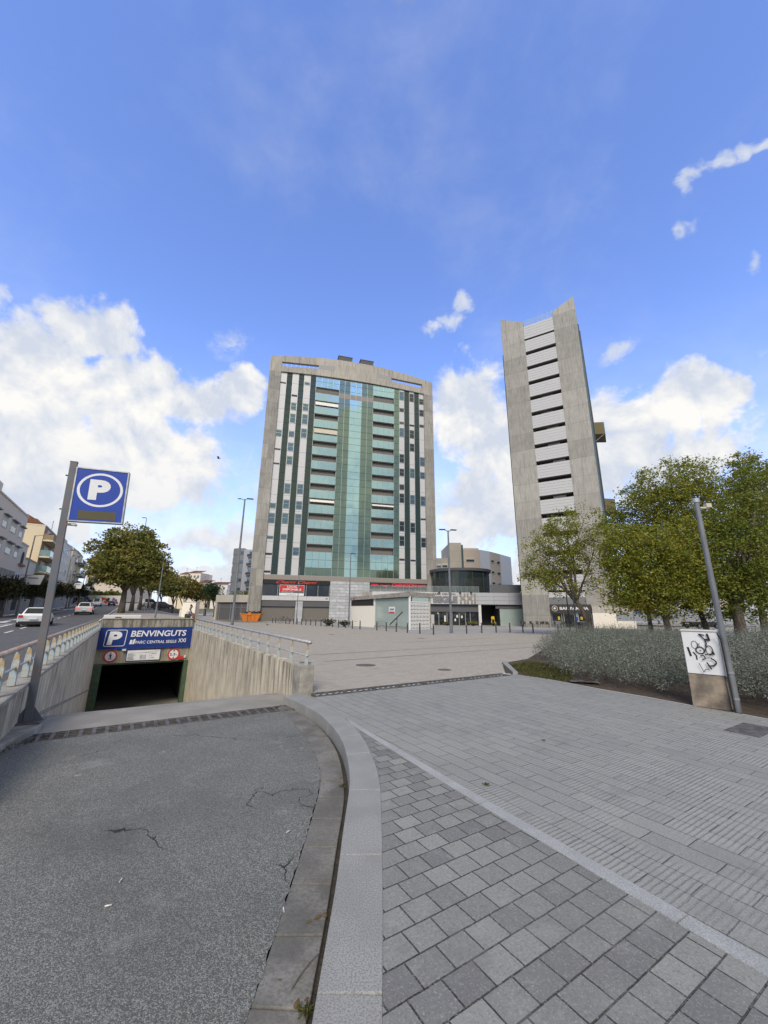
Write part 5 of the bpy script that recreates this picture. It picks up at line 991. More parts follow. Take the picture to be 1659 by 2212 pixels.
# grass on the soil
rs=np.random.RandomState(9); P=[G(1100,1440),G(1140,1462),G(1240,1476),G(1230,1450),G(1150,1430)]
x=rs.uniform(2.5,6.5,60000); y=rs.uniform(8,14,60000); m=pip(P,x,y); C=np.c_[x[m],y[m],rs.rand(m.sum())*.05+.01][:7000]
leafmat('grass_blade',(.06,.08,.018),(.10,.10,.03),(.2,.15,.06),2,.2,.15); go=leaves_mesh('grass',C,.07,'grass_blade',None,.16,-1.2,9); tag(go,'short patchy grass at the corner of the planted bed','grass',kind='stuff')
P=[AB(-1.7,-5.2),AB(-1.2,-4.3),AB(-.5,-3.9),AB(-.6,-4.9)]; x=rs.uniform(-8,-3,30000); y=rs.uniform(3,8,30000); m=pip(P,x,y); C=np.c_[x[m],y[m],-.14+rs.rand(m.sum())*.03][:500]; go=leaves_mesh('weeds','' if False else C,.05,'grass_blade',None,.2,-1.2,10); tag(go,'weeds growing along the foot of the pole kerb','weeds',kind='stuff')
x=rs.uniform(2,30,9000); y=rs.uniform(5,24,9000); P=bedge+[(40,-6),(40,30)]+bed_far[4::-1]; m=pip(P,x,y); C=np.c_[x[m],y[m],np.full(m.sum(),.02)][:5000]; leafmat('litter_leaf',(.14,.085,.035),(.20,.13,.05),(.3,.2,.08),3,.05,.1); go=leaves_mesh('leaf_litter',C,.05,'litter_leaf',None,.5,0,12); tag(go,'dry brown leaf litter on the planted bed','leaf litter',kind='stuff')
# ---------------------------------------------------------------- left side of the street
def sc(a,z=0): return ((a+8.03)*.79-8.03,(z-1.6)*.79+1.6)
FB=-19.6
plain('grey_render',(.74,.64,.52),.9); plain('cream_render',(.66,.57,.40),.9); plain('pale_render',(.68,.62,.52),.9); plain('brown_render',(.30,.22,.14),.9); plain('roof_tile',(.33,.15,.09),.85); plain('rust_red',(.24,.07,.045),.9)
streaked('old_wall',(.46,.43,.36),(.38,.35,.29),(.16,.14,.12),amt=.5,scale=.6)
def street(name,label,cat,a0,base=0,group=None,bb=FB):
    x,y=AB(a0,bb); return thing(name,label,cat,(x,y,0),RA,group)
def win(parent,x0,x1,z0,z1,y=-.02,fm='off_white',shade=True,gm='window_glass'):
    w=B(); t=.09; w.box(x0,x1,y-.05,y+.1,z0-t,z0).box(x0,x1,y-.05,y+.1,z1,z1+t).box(x0-t,x0,y-.05,y+.1,z0-t,z1+t).box(x1,x1+t,y-.05,y+.1,z0-t,z1+t); o=w.obj('window',fm,parent)
    B().box(x0,x1,y-.02,y+.05,z0,z1).obj('pane',gm,o)
    if shade: B().box(x0,x1,y-.03,y-.02,z1-(z1-z0)*.45,z1).obj('roller_blind','shutter_pale',o)
def gz(a,b=FB): x,y=AB(a,b); return hgt(x,y)
def bld(label,a0,a1,z1,mat,dep=12,name='street_house',z0=None,bb=FB,fancy=None,group='houses along the left pavement'):
    o=street(name,label,'building',a0,group=group,bb=bb); L=a1-a0; B().box(0,L,0,dep,(gz(a0)-1.5),z1).obj('walls',mat,o); B().box(-.05,L+.05,-.12,dep,z1,z1+.22).obj('parapet','pale_render',o); return o
a1_,z1_=sc(98.38,20.1); o=bld('grey rendered house with two rows of shaded windows at the left edge',a1_-34,a1_,z1_,'grey_render'); L=34
for (za,zb) in ((17.3,15.5),(13.3,11.5)):
    for (wa,wb) in ((94.0,96.8),(87.6,91.4),(82.1,84.9),(75,78.5),(69,72),(62,65)):
        x0,x1=sc(wa)[0]-(a1_-34),sc(wb)[0]-(a1_-34); win(o,x0,x1,sc(0,zb)[1],sc(0,za)[1]); B().box(x0-.15,x1+.15,-.45,0,sc(0,za)[1]+.1,sc(0,za)[1]+.25).obj('window_hood','slate_clad',o)
B().box(20,25.8,2,8,z1_,z1_+3.2).obj('roof_room','pale_render',o); B().box(0,34,-.04,0,gz(50)-1,sc(0,8.8)[1]).obj('ground_storey','old_wall',o)
a0_,_=sc(98.5); a1b,z_=sc(104.4,14.7); o=bld('pale narrow house with an arched window and tiled wall, between grey and cream houses',a0_,a1b,z_,'pale_render')
b=B(); pts=[(1.6,z_-3.1),(3.2,z_-3.1)]+[(2.4+.8*math.cos(R(q)),z_-1.9+.8*math.sin(R(q))) for q in range(0,181,20)]; b.xz(pts,-.06,-.0); b.obj('arched_window','recess_dark',o); B().box(.8,4.2,-.3,-.0,z_-3.5,z_-3.15).obj('balcony_ledge','roof_tile',o)
for q in (.8,2.2): B().xz([(q,z_-6.8),(q+.9,z_-6.8)]+[(q+.45+.45*math.cos(R(k)),z_-5.4+.45*math.sin(R(k))) for k in range(0,181,30)],-.06,0).obj('arched_window','recess_dark',o)
a2,z2=sc(116.5,12.1); o=bld('low cream wall with a red tiled top between the arched house and the balcony block',a1b+.02,a2,z2,'pale_render',8); B().add([(0,-.3,z2+.2),(a2-a1b,-.3,z2+.2),(a2-a1b,1.2,z2+.7),(0,1.2,z2+.7)],[(0,1,2,3)]).obj('tiled_coping','roof_tile',o)
a3,z3=sc(131.2,21.6); o=bld('cream apartment block with a blank side wall and glass fronted balconies',a2+.02,a3+6,z3,'cream_render',14)
B().box(.02,a3-a2+6,-.03,0,gz(90)-1,z3).obj('street_front','brown_render',o)
for i,zz in enumerate((sc(0,18.25)[1],sc(0,14.2)[1],sc(0,10.4)[1],sc(0,6.8)[1])):
    m=B().box(.1,a3-a2,-1.6,0,zz-.3,zz); bo=m.obj('balcony','cream_render',o); B().box(.1,a3-a2,-1.62,-1.57,zz+.05,zz+1.15).box(.08,.13,-1.57,0,zz+.05,zz+1.15).obj('balcony_front','brown_render' if i==0 else 'rail_glass',bo); B().box(.1,a3-a2,-1.65,-1.55,zz+1.15,zz+1.22).obj('balcony_rail','dark_metal',bo); win(o,3,7,zz+.1,zz+2.2)
B().box(3,6,2,5,z3,z3+1.8).obj('roof_room','slate_clad',o); B().add([(-.02,0,z3+.2),(-.02,6,z3+.2),(-.02,6,z3+2.2),(-.02,3,z3+2.0)],[(0,1,2,3),(3,2,1,0)]).obj('roof_gable','roof_tile',o)
a4,z4=sc(147,22.4); a5,_=sc(169,22.3); o=bld('pale block with rows of small windows and a red brown drainpipe wall',a3+6.02,a5,z4,'pale_render',12)
B().box(0,2.6,-.05,0,gz(100)-1,z4).obj('red_wall_strip','rust_red',o)
for zz in (z4-2.4,z4-5.0,z4-7.6,z4-10.2):
    for k in range(6): x=4+k*2.9; (win(o,x,x+1.2,zz,zz+1.3,shade=False) if x<a5-a3-8 else None)
for k in range(2): 
    x=8+k*10; ant=B().cyl((x,3,z4),(x,3,z4+5),.05)
    for q in range(4): ant.cyl((x-.5,3,z4+3+q*.5),(x+.5,3,z4+3+q*.5),.025)
    ant.obj('aerial','iron',o)
a6,_=sc(171.5); a7,z7=sc(204,25); o=bld('cream corner block with dark tiled roof edge and grey balconies farther up the street',a6,a7,z7-1.4,'cream_render',14)
B().box(-1,10,3,10,z7-1.4,z7+1.8).obj('stair_tower','warm_wall',o); B().add([(8,-.4,z7-1.2),(a7-a6,-.4,z7-1.2),(a7-a6,2.5,z7+.9),(8,2.5,z7+.9)],[(0,1,2,3),(3,2,1,0)]).obj('dark_roof_edge','slate_dark',o)
for zz in (z7-4.5,z7-8.0,z7-11): bo=B().box(9,a7-a6,-1.8,0,zz-.25,zz).obj('balcony','slate_clad',o); B().box(9,a7-a6,-1.82,-1.76,zz,zz+1.0).obj('balcony_front','slate_clad',bo); win(o,11,14,zz+.1,zz+2.1); win(o,3,4.3,zz+.6,zz+1.7,shade=False)
B().box(3.5,6.2,-1.2,-1.1,gz(140)+3,gz(140)+9).obj('street_banner','slate_dark',o)
o=street('garden_wall','long pale wall with a stone section along the left pavement','wall',sc(60)[0],bb=FB+.3); b=B()
L=sc(200)[0]-sc(60)[0]
for i in range(14): x=i*L/14; g=gz(sc(60)[0]+x); b.box(x+.02,x+L/14-.02,-.1,.1,g-.6,g+2.7+.2*(i%3))
b.obj('wall_panels','old_wall',o); b=B()
for x in (24,31,45,58): g=gz(sc(60)[0]+x); b.box(x,x+2.6,-.16,-.1,g,g+2.3)
b.obj('dark_gateway','recess_dark',o)
# far end of the street
def facing(name,label,cat,px0,px1,py0,py1,Yd,dep,mat,group=None):
    xa,xb=Yd*ray(px0,1318).x/ray(px0,1318).y,Yd*ray(px1,1318).x/ray(px1,1318).y; o=thing(name,label,cat,(xa,Yd,0),0,group); z1=zt((px0+px1)/2,py0,Yd); z0=zt((px0+px1)/2,py1,Yd)
    B().box(0,xb-xa,0,dep,z0,z1).obj('walls',mat,o); return o,xb-xa,z0,z1
o,w,z0,z1=facing('graffiti_wall','long low white wall covered in colourful graffiti at the end of the street','wall',118,262,1286,1309,128,.4,'off_white')
plain('spray_red',(.55,.09,.05),.7); plain('spray_black',(.04,.04,.05),.7); plain('spray_purple',(.17,.08,.22),.7); plain('spray_yellow',(.5,.42,.08),.7); plain('spray_green',(.10,.22,.15),.7); plain('spray_blue',(.12,.2,.35),.7)
random.seed(8); 
for i in range(26):
    x=w*(.05+.88*i/26); h=(z1-z0); c=['spray_black','spray_yellow','spray_black','spray_green','spray_blue','spray_black','spray_purple'][i%7]
    if .62<i/26<.78: c='spray_red'
    if i/26>.82: c='spray_purple'
    b=B()
    for k in range(3):
        cx,cz=x+random.uniform(-.5,.6),z0+h*random.uniform(.25,.75); rr=random.uniform(.25,.6); n=8; pts=[]
        for q in range(n): rad=rr*random.uniform(.5,1.2); pts.append((cx+rad*math.cos(q*6.283/n)*1.2,cz+rad*math.sin(q*6.283/n)))
        b.xz(pts,-.02-.003*k,-.001-.003*k)
    b.obj('graffiti_piece',c,o)
o,w,z0,z1=facing('warehouse','beige gabled warehouse beyond the graffiti wall','building',172,262,1262,1300,165,20,'beige_wall'); B().xz([(0,z1),(w,z1),(w,z1+1),(w*.45,z1+4.4),(0,z1+3.2)],0,20).obj('gable','beige_wall',o); B().box(w*.1,w,-.1,0,z0,z0+4).obj('pale_base','off_white',o)
o,w,z0,z1=facing('street_house','pale distant house above the far lamp posts','building',172,194,1236,1300,180,14,'pale_render'); win(o,2,3.5,z1-4,z1-2.4,shade=False); win(o,6,7.5,z1-4,z1-2.4,shade=False)
for px0,px1,py0,mt,lab in ((378,400,1240,'cream_render','cream hillside block with a stepped roof above the yellowing trees'),(398,424,1237,'pale_render','pale hillside block with roof aerials above the yellowing trees'),(420,446,1258,'warm_wall','warm coloured hillside house lower down the slope'),(452,486,1262,'off_white','white house with a red tiled roof beside the round building'),(360,380,1246,'pale_render','hillside house partly hidden by the street trees')):
    o,w,z0,z1=facing('hillside_house',lab,'building',px0,px1,py0,1315,230,16,mt,'hillside houses far behind the trees'); B().add([(-.4,-.5,z1),(w+.4,-.5,z1),(w+.4,7,z1+1.8),(-.4,7,z1+1.8)],[(0,1,2,3),(3,2,1,0)]).obj('roof','roof_tile',o)
    for k in range(3): win(o,w*(.12+.3*k),w*(.12+.3*k)+1.1,z1-3,z1-1.6,shade=False)
    B().cyl((w*.4,3,z1),(w*.4,3,z1+4),.07).cyl((w*.4-.8,3,z1+3.4),(w*.4+.8,3,z1+3.4),.05).obj('aerial','iron',o)
b=B(); 
import itertools
for k in range(14):
    a0,a1=-1.2+k*.09,-1.2+(k+1)*.09; r=900; b.quad((r*math.sin(a0),r*math.cos(a0),-5),(r*math.sin(a1),r*math.cos(a1),-5),(r*math.sin(a1),r*math.cos(a1),16+10*math.sin(k*1.3+1)),(r*math.sin(a0),r*math.cos(a0),16+10*math.sin((k-1)*1.3+1)))
mk('hill_green',(.13,.15,.11),(.2,.2,.16),.02,.95); tag(b.obj('hills','hill_green'),kind='structure')
# rounded grey building and garage block
x,y,_=at(506,150); rb=thing('apartment_building','grey clad building with a rounded corner and ribbon windows behind the garage block','building',(x,y,0)); z1=zt(506,1184,150)
rad=3.9; b=B(); n=14; prof=[(-rad+0,0)]+[(-rad*math.cos(R(q)),-rad*math.sin(R(q))) for q in range(10,91,10)]; prof=[(p[0],p[1]+rad) for p in prof]+[(1.5,0),(1.5,14),(-rad,14)]
nf=7
for k in range(nf): zz=1+(z1-1)*k/nf; h=(z1-1)/nf; b.prism(prof,zz+1.0,zz+h-.12 if k<nf-1 else z1); b.prism([(p[0]*.97,p[1]+.1) for p in prof],zz-.12,zz+1.0)
b.obj('rounded_walls','slate_clad',rb); B().box(1.5,9,0,14,0,z1-.5).obj('flat_walls','alu_dark',rb)
for k in range(nf):
    zz=1+(z1-1)*k/nf+1.15; w_=B(); 
    for (x0,x1) in ((-2.6,-.4),(.2,1.3)): w_.box(x0,x1,-.06+(1.1 if x0<-1 else 0),.2+(1.1 if x0<-1 else 0),zz,zz+1.1)
    w_.obj('ribbon_window','window_glass',rb)
    if k<nf: bo=B().box(3.2,8,-1.3,0,zz-1.2,zz-1.0).obj('balcony','slate_clad',rb); B().box(3.2,8,-1.32,-1.26,zz-1.0,zz-.1).obj('balcony_bars','dark_metal',bo); B().box(3.6,5.2,-.05,.0,zz-1,zz+1.1).box(5.8,7.4,-.05,.0,zz-1,zz+1.1).obj('balcony_door','window_glass',bo)
ga,gb=G(461,1340.5),G(545,1342); ang=math.atan2(gb[1]-ga[1],gb[0]-ga[0]); gl_=math.hypot(gb[0]-ga[0],gb[1]-ga[1])
gr=thing('garage_block','low concrete garage block with grey metal doors and plants on its roof','garage',(ga[0],ga[1],0),ang)
B().box(0,gl_,0,8,3.05,4.25).obj('concrete_top','concrete_far',gr); B().box(0,.35,0,8,-.3,3.05).box(gl_-1.3,gl_-1.0,0,8,-.3,3.05).obj('concrete_post','concrete_far',gr); B().box(.35,gl_,.35,.45,-.3,3.05).obj('metal_door','band_grey',gr)
b=B()
for x in (.7,2.9,5.0): b.box(x-.04,x+.04,.3,.35,-.2,3.0)
b.box(.35,gl_-1.4,.3,.35,2.2,2.27).box(.35,gl_-1.4,.3,.35,.1,.17).obj('door_rib','galvanised',gr); b=B()
for k in range(9): b.cyl((gl_*k/9+.2,.2,4.25),(gl_*k/9+.2,.2,5.0),.03)
b.box(0,gl_,.17,.23,4.95,5.0).obj('roof_rail','galvanised',gr)
rs=np.random.RandomState(3); C=np.c_[rs.uniform(2.5,gl_,500),rs.uniform(.1,1.2,500),4.3+rs.rand(500)*.6]; leaves_mesh('roof_plants',C,.22,'leaf_plane',gr,.5,0,3)
# apartment block behind the arcade
x0,_,_=at(929,105); o=thing('apartment_building','beige and grey stepped apartment block behind the glass drum','building',(x0,105,0)); wX=lambda px: 105*(ray(px,1325).x/ray(px,1325).y-ray(929,1325).x/ray(929,1325).y)
zz=lambda py,px=1000: zt(px,py,105)
B().box(wX(974),wX(1000),-1,14,0,zz(1174)).obj('stair_tower','concrete_far',o); B().box(wX(1000),wX(1005.5),-.2,5,0,zz(1177)).obj('glass_strip','blue_glass',o); B().box(wX(1005.5),wX(1047),3,16,0,zz(1180)).obj('upper_wing','beige_wall',o); B().box(-2,wX(974),2,14,0,zz(1204)).obj('low_wing','concrete_far',o)
B().box(wX(1005.5),wX(1042),-.5,14,0,zz(1188)).obj('walls','beige_wall',o)
pl=[(1042,-.5,1188),(1067.6,1,1190),(1094.5,2.6,1194),(1124,4.4,1199)]
for (p0_,y0_,t0),(p1_,y1_,t1),mt in zip(pl[:-1],pl[1:],('alu_panel','beige_wall','alu_panel')):
    xa,xb=wX(p0_),wX(p1_); B().add([(xa,y0_,0),(xb,y1_,0),(xb,18,0),(xa,18,0),(xa,y0_,zz(t0,p0_)),(xb,y1_,zz(t1,p1_)),(xb,18,zz(t1,p1_)),(xa,18,zz(t0,p0_))],[(0,3,2,1),(4,5,6,7),(0,1,5,4),(1,2,6,5),(2,3,7,6),(3,0,4,7)]).obj('walls',mt,o)
win(o,wX(1011),wX(1029),zz(1214),zz(1205),-.55)
for py in (1205,1229,1253): win(o,wX(1070),wX(1076),zz(py+8),zz(py),1.1); win(o,wX(1085),wX(1091.5),zz(py+10),zz(py+2),2.0)
win(o,wX(947),wX(958),zz(1225),zz(1217),1.9); win(o,wX(961),wX(972),zz(1224),zz(1216),1.9)
B().cyl((wX(1055),6,zz(1190)),(wX(1055),6,zz(1180)),.06).cyl((wX(1051),6,zz(1183)),(wX(1058),6,zz(1183)),.04).obj('aerial','iron',o)
# ---------------------------------------------------------------- cars
plain('car_white',(.72,.73,.75),.25,.0,.6); plain('car_black',(.02,.02,.024),.2,0,.6); plain('tail_red',(.45,.02,.02),.3); plain('lamp_orange',(.8,.3,.03),.3,emit=((1,.4,.05),1.5)); plain('brake_red',(.6,.04,.03),.3,emit=((1,.1,.05),.8)); plain('lens',(.6,.62,.64),.15,.3)
HATCH=[(0,.84,.86,.70),(.10,.98,1.0,.70),(.60,.99,1.40,.57),(1.2,.97,1.47,.57),(2.3,.95,1.44,.56),(3.1,.93,.97,.64),(3.85,.82,.86,.60),(4.2,.6,.63,.5)]
SUVP=[(0,.95,.97,.72),(.08,1.08,1.1,.72),(.5,1.1,1.55,.60),(1.2,1.08,1.64,.60),(2.4,1.06,1.60,.59),(3.2,1.03,1.07,.66),(4.0,.95,.98,.62),(4.35,.65,.68,.52)]
VANP=[(0,1.2,1.85,.72),(.05,1.2,1.95,.74),(1.2,1.2,2.0,.74),(2.9,1.15,1.95,.72),(3.7,1.08,1.12,.72),(4.3,.95,.98,.66),(4.6,.65,.68,.55)]
def car(name,label,cat,loc,hd,prof,mat,w=.88,group='cars on the street',van=False,signal=False):
    o=thing(name,label,cat,loc,hd,group); ring=lambda s:[(s[0],y,z) for y,z in [(-w*.84,.22),(-w,.40),(-w,s[1]-.14),(-w*.965,s[1]),(-s[3],s[2]-.05),(-s[3]*.82,s[2]),(s[3]*.82,s[2]),(s[3],s[2]-.05),(w*.965,s[1]),(w,s[1]-.14),(w,.40),(w*.84,.22)]]
    body=B(); gls=B(); rg=[ring(s) for s in prof]; n=12
    rg[0]=[(x+ (.12 if z<.5 else 0),y*.93,z) for x,y,z in rg[0]]; rg[-1]=[(x-(.15 if z>.5 else 0),y*.82,z) for x,y,z in rg[-1]]
    for i in range(len(rg)-1):
        rise=prof[i+1][2]-prof[i][2]; cabin=prof[i][2]-prof[i][1]>.2 or prof[i+1][2]-prof[i+1][1]>.2
        for k in range(n):
            q=[rg[i][k],rg[i][(k+1)%n],rg[i+1][(k+1)%n],rg[i+1][k]][::-1]
            side=k in(3,7) and cabin and not(van and i<2); scr=k in(5,) and abs(rise)>.3
            (gls if side or scr else body).quad(*q)
    body.quad(*rg[0]); body.quad(*rg[-1][::-1]); body.obj('body',mat,o,smooth=False); gls.obj('window','dark_glass',o)
    Lc=prof[-1][0]
    B().box(-.04,.3,-w*.9,w*.9,.2,.42).obj('rear_bumper','rubber',o); B().box(Lc-.3,Lc+.03,-w*.8,w*.8,.2,.4).obj('front_bumper','rubber',o)
    for y in (-w+.04,w-.04):
        for x in (.75,Lc-.82):
            wh=B().cyl((x,y-.1,.32),(x,y+.1,.32),.32,.32,20).obj('wheel','rubber',o); s=1 if y>0 else -1; B().cyl((x,y+s*.101,.32),(x,y+s*.115,.32),.19,.18,12).obj('rim','galvanised',wh)
    zt_=prof[1][1]-.12 if not van else 1.1
    for s in (-1,1):
        B().obox((.05,s*w*.80,zt_-.06),(.16,.26,.16),0).obj('tail_light','lamp_orange' if signal and s<0 else 'tail_red' if not(cat=='suv') else 'brake_red',o); B().obox((Lc-.18,s*w*.62,.66),(.22,.34,.16),0).obj('headlight','lens',o)
        B().obox((prof[-4][0]+.25 if not van else 3.3,s*(w+.1),1.0),(.12,.2,.14)).obj('wing_mirror','car_black' if not van else mat,o)
    B().box(-.055,-.02,-.26,.26,.58,.69).obj('number_plate','sign_white',o); B().box(-.03,.02,-.6,.6,.60,.66).obj('trim','galvanised',o) if False else None
    return o
def onroad(px,Yd,dz=-.1): x,y,z=at(px,Yd); return (x,y,z+dz)
car('parked_car','white hatchback with its left indicator lit, nearest car on the road','car',onroad(74,31.0),RA+R(2),HATCH,'car_white',.90,signal=False)['label']='white hatchback seen from behind, nearest car on the road beside the rusty pole'
bpy.data.objects['parked_car'].name='hatchback_car'
car('suv_car','white crossover with lit brake lights driving away, second car up the road','suv',onroad(180,53),RA,SUVP,'car_white',.9)
car('delivery_van','white van coming towards us in front of the graffiti wall','van',onroad(207,104),RA+math.pi,VANP,'car_white',.95,van=True)
car('dark_car','small dark car parked right of the white van before the graffiti','car',onroad(238,108),RA,HATCH,'car_black',.8)
car('dark_car','black car parked behind the picket fence right of the trees','car',(at(325,84)[0],84,at(325,84)[2]),RA-R(90),SUVP,'car_black',.9)
car('white_van','white van parked behind the tree trunks','van',(at(296,96)[0],96,at(296,96)[2]),RA-R(80),VANP,'car_white',.95,van=True)
car('dark_car','black car parked right of the cabinet behind the hedge','car',(at(1480,52)[0],52,0),R(10),HATCH,'car_black',.9)
# picket fence
p0,p1=at(300,72),at(405,105); o=thing('picket_fence','low dark picket fence along the pavement under the street trees','fence',(0,0,0)); b=B(); n=46
for i in range(n): f=i/(n-1); x,y=p0[0]+(p1[0]-p0[0])*f,p0[1]+(p1[1]-p0[1])*f; z=hgt(x,y); b.cyl((x,y,z-.1),(x,y,z+1.25+.1*(i%2)),.07,n=6)
b.obj('pickets','iron',o); B().tube([(p0[0],p0[1],hgt(p0[0],p0[1])+.8),(p1[0],p1[1],hgt(p1[0],p1[1])+.8)],.04,5).obj('rail','iron',o)
# white cabin, concrete block, seated person
x,y,z=at(390,56); o=thing('site_cabin','white metal cabin with a hinged side on the slope behind the ramp','cabin',(x,y,z),R(8)); B().box(.15,1.95,0,1.6,-.1,1.95).obj('cabin_body','cream_paint',o); B().box(.1,2.0,-.05,1.65,1.95,2.02).obj('roof','off_white',o); B().box(2.0,2.05,-.3,.0,.1,1.9).obj('open_panel','alu_dark',o); B().box(-.2,.15,.2,.5,0,1.0).obj('side_pipe','off_white',o)
o=ramp_thing('concrete_block','low white concrete barrier behind the left part of the portal','barrier'); B().box(-4.3,-2.55,LR+1.2,LR+1.9,.0,1.33).obj('block','off_white',o,bevel=.03); B().tube([(-3.75,LR+1.15,1.1),(-3.75,LR+1.1,1.2),(-3.5,LR+1.1,1.2),(-3.5,LR+1.15,1.1)],.03,6).obj('handle','iron',o)
def skin(name,V_,E_,Rr,mat,parent,sub=2):
    me=bpy.data.meshes.new(name); me.from_pydata(V_,E_,[]); o=bpy.data.objects.new(name,me); COL.objects.link(o); o.parent=parent; me.materials.append(MATS[mat]); o.modifiers.new('s','SKIN'); s=o.modifiers.new('u','SUBSURF'); s.levels=s.render_levels=sub
    bpy.context.view_layer.update()
    if not me.skin_vertices:
        bpy.context.view_layer.objects.active=o; bpy.ops.mesh.customdata_skin_add()
    sv=me.skin_vertices[0].data
    for i,r_ in enumerate(Rr): sv[i].radius=(r_,r_) if not hasattr(r_,'__len__') else r_
    sv[0].use_root=True; return o
plain('skin_brown',(.22,.12,.075),.6); plain('hair_black',(.012,.01,.009),.8); plain('shirt_white',(.66,.67,.68),.9); plain('shorts_dark',(.05,.05,.045),.9)
x,y,z=at(406,26); pz=zt(406,1334,26); pr=thing('person','person in a white shirt and dark shorts sitting hunched behind the portal parapet','person',(x,y,pz),R(10))
# pelvis chest neck head / legs / arms : seated, facing right, leaning forward
VV=[(0,0,.10),(.03,0,.30),(.09,0,.46),(.14,0,.56),(.19,0,.68),(.20,0,.76),(.02,-.09,.08),(.36,-.13,.17),(.40,-.13,-.26),(.50,-.13,-.30),(.02,.09,.08),(.36,.10,.20),(.44,.10,-.22),(.54,.1,-.26),(.08,-.17,.47),(.20,-.22,.24),(.40,-.14,.22),(.08,.17,.47),(.22,.21,.25),(.42,.10,.24),(.47,-.12,.21),(.49,.09,.23)]
EE=[(0,1),(1,2),(2,3),(3,4),(4,5),(0,6),(6,7),(7,8),(8,9),(0,10),(10,11),(11,12),(12,13),(2,14),(14,15),(15,16),(16,20),(2,17),(17,18),(18,19),(19,21)]
skin('body',VV,EE,[.12,.12,.13,.05,.09,.085,.085,.06,.045,.04,.085,.06,.045,.04,.055,.042,.032,.055,.042,.032,.035,.035],'skin_brown',pr)
skin('shirt',[(0,0,.12),(.03,0,.30),(.09,0,.47),(.08,-.17,.47),(.15,-.20,.34),(.08,.17,.47),(.16,.2,.34)],[(0,1),(1,2),(2,3),(3,4),(2,5),(5,6)],[.15,.15,.145,.075,.06,.075,.06],'shirt_white',pr); skin('shorts',[(0,0,.09),(.02,-.09,.08),(.30,-.125,.15),(.02,.09,.08),(.30,.10,.17)],[(0,1),(1,2),(0,3),(3,4)],[.15,.10,.08,.10,.08],'shorts_dark',pr)
skin('hair',[(.17,0,.71),(.16,0,.78),(.21,0,.80)],[(0,1),(1,2)],[.085,.095,.08],'hair_black',pr)
o=thing('stone_bench','low grey bench the person sits on behind the portal','bench',(x-.3,y-.35,hgt(x,y)),R(10)); B().box(0,.75,0,.7,0,pz-hgt(x,y)-.02).obj('block','rough_concrete',o)
# orange skip
sx,sy=G(539,1343.5); sk=thing('skip','orange waste skip heaped with black rubbish bags in front of the tower','skip',(sx-1.5,sy,0),R(6))
b=B(); b.add([(.45,0,.12),(2.6,0,.12),(2.6,1.5,.12),(.45,1.5,.12),(0,-.1,1.15),(3.05,-.1,1.15),(3.05,1.6,1.15),(0,1.6,1.15)],[(0,3,2,1),(0,1,5,4),(1,2,6,5),(2,3,7,6),(3,0,4,7)]); b.obj('tub','orange_paint',sk); b=B().box(-.08,3.13,-.16,-.08,1.1,1.25).box(-.08,3.13,1.58,1.66,1.1,1.25).box(-.08,.0,-.08,1.58,1.1,1.25).box(3.05,3.13,-.08,1.58,1.1,1.25); b.obj('rim','orange_paint',sk)
b=B()
for x in (.95,1.5,2.1): b.add([(x,-.12,.12),(x+.1,-.12,.12),(x+.1,-.2,1.15),(x,-.2,1.15),(x,.0,.12),(x+.1,.0,.12),(x+.1,-.05,1.15),(x,-.05,1.15)],[(0,1,2,3),(0,4,5,1),(1,5,6,2),(3,7,4,0)])
b.box(1.2,1.6,-.25,-.1,1.0,1.45); b.obj('rib','orange_paint',sk)
random.seed(3)
def blobmesh(name,c,r,mat,parent,seed):
    rs=np.random.RandomState(seed); b=B(); n,m=10,7; vs=[]
    for i in range(m+1):
        for j in range(n):
            th=math.pi*i/m; ph=2*math.pi*j/n; k=1+rs.uniform(-.14,.14) if 0<i<m else 1; vs.append((c[0]+r[0]*k*math.sin(th)*math.cos(ph),c[1]+r[1]*k*math.sin(th)*math.sin(ph),c[2]+r[2]*k*math.cos(th)))
    b.add(vs,[(i*n+j,i*n+(j+1)%n,(i+1)*n+(j+1)%n,(i+1)*n+j) for i in range(m) for j in range(n)]); return b.obj(name,mat,parent,smooth=True)
plain('bag_black',(.015,.015,.017),.35)
for i in range(6): 
    cx,cy=sx-1.5+.5+i*.42,sy+.8+.3*math.sin(i*2); o=blobmesh('rubbish_bag',(0,0,0),(.38,.4,.32),'bag_black',None,i); o.location=(cx,cy,1.2+.1*(i%2)); tag(o,'black rubbish bag in the orange skip, %s from the left'%ORD[i],'bag','rubbish bags in the skip')
# planters
def planter(label,px,py,s=1.0,Yd=None,mat='leaf_dark',seed=0,oz=None):
    x,y=G(px,py) if Yd is None else (at(px,Yd)[0],Yd); z=hgt(x,y); z= z if oz is None else oz
    o=thing('planter',label,'planter',(x,y,z),0,'bowl planters on the plaza'); B().cyl((0,0,0),(0,0,.12),.28*s,.22*s,14).cyl((0,0,.12),(0,0,.5*s),.25*s,.85*s,18).cyl((0,0,.5*s),(0,0,.56*s),.9*s,.9*s,18).obj('bowl','iron',o)
    rs=np.random.RandomState(seed); u=rs.normal(size=(420,3))*np.array([.5,.5,.14])*s; u[:,2]+=.72*s; leaves_mesh('plant',u,.15,mat,o,.5,.1,seed)
planter('dark bowl planter with a bushy plant beside the stone wall, left one of the pair',710,1352,.8,seed=1); planter('smaller bowl planter between the stone wall and the pavilion, right one of the pair',744,1354,.62,seed=2)
planter('bowl planter in front of the arcade doors left of the lamp',966,0,.6,66,'leaf_yellow',3,-.42); planter('long green planter in front of the arcade glass doors',1021,0,.75,66,'leaf_sophora',4,-.42); planter('small dark planter beside the arcade passage',1064,0,.5,66,'leaf_dark',5,-.42)
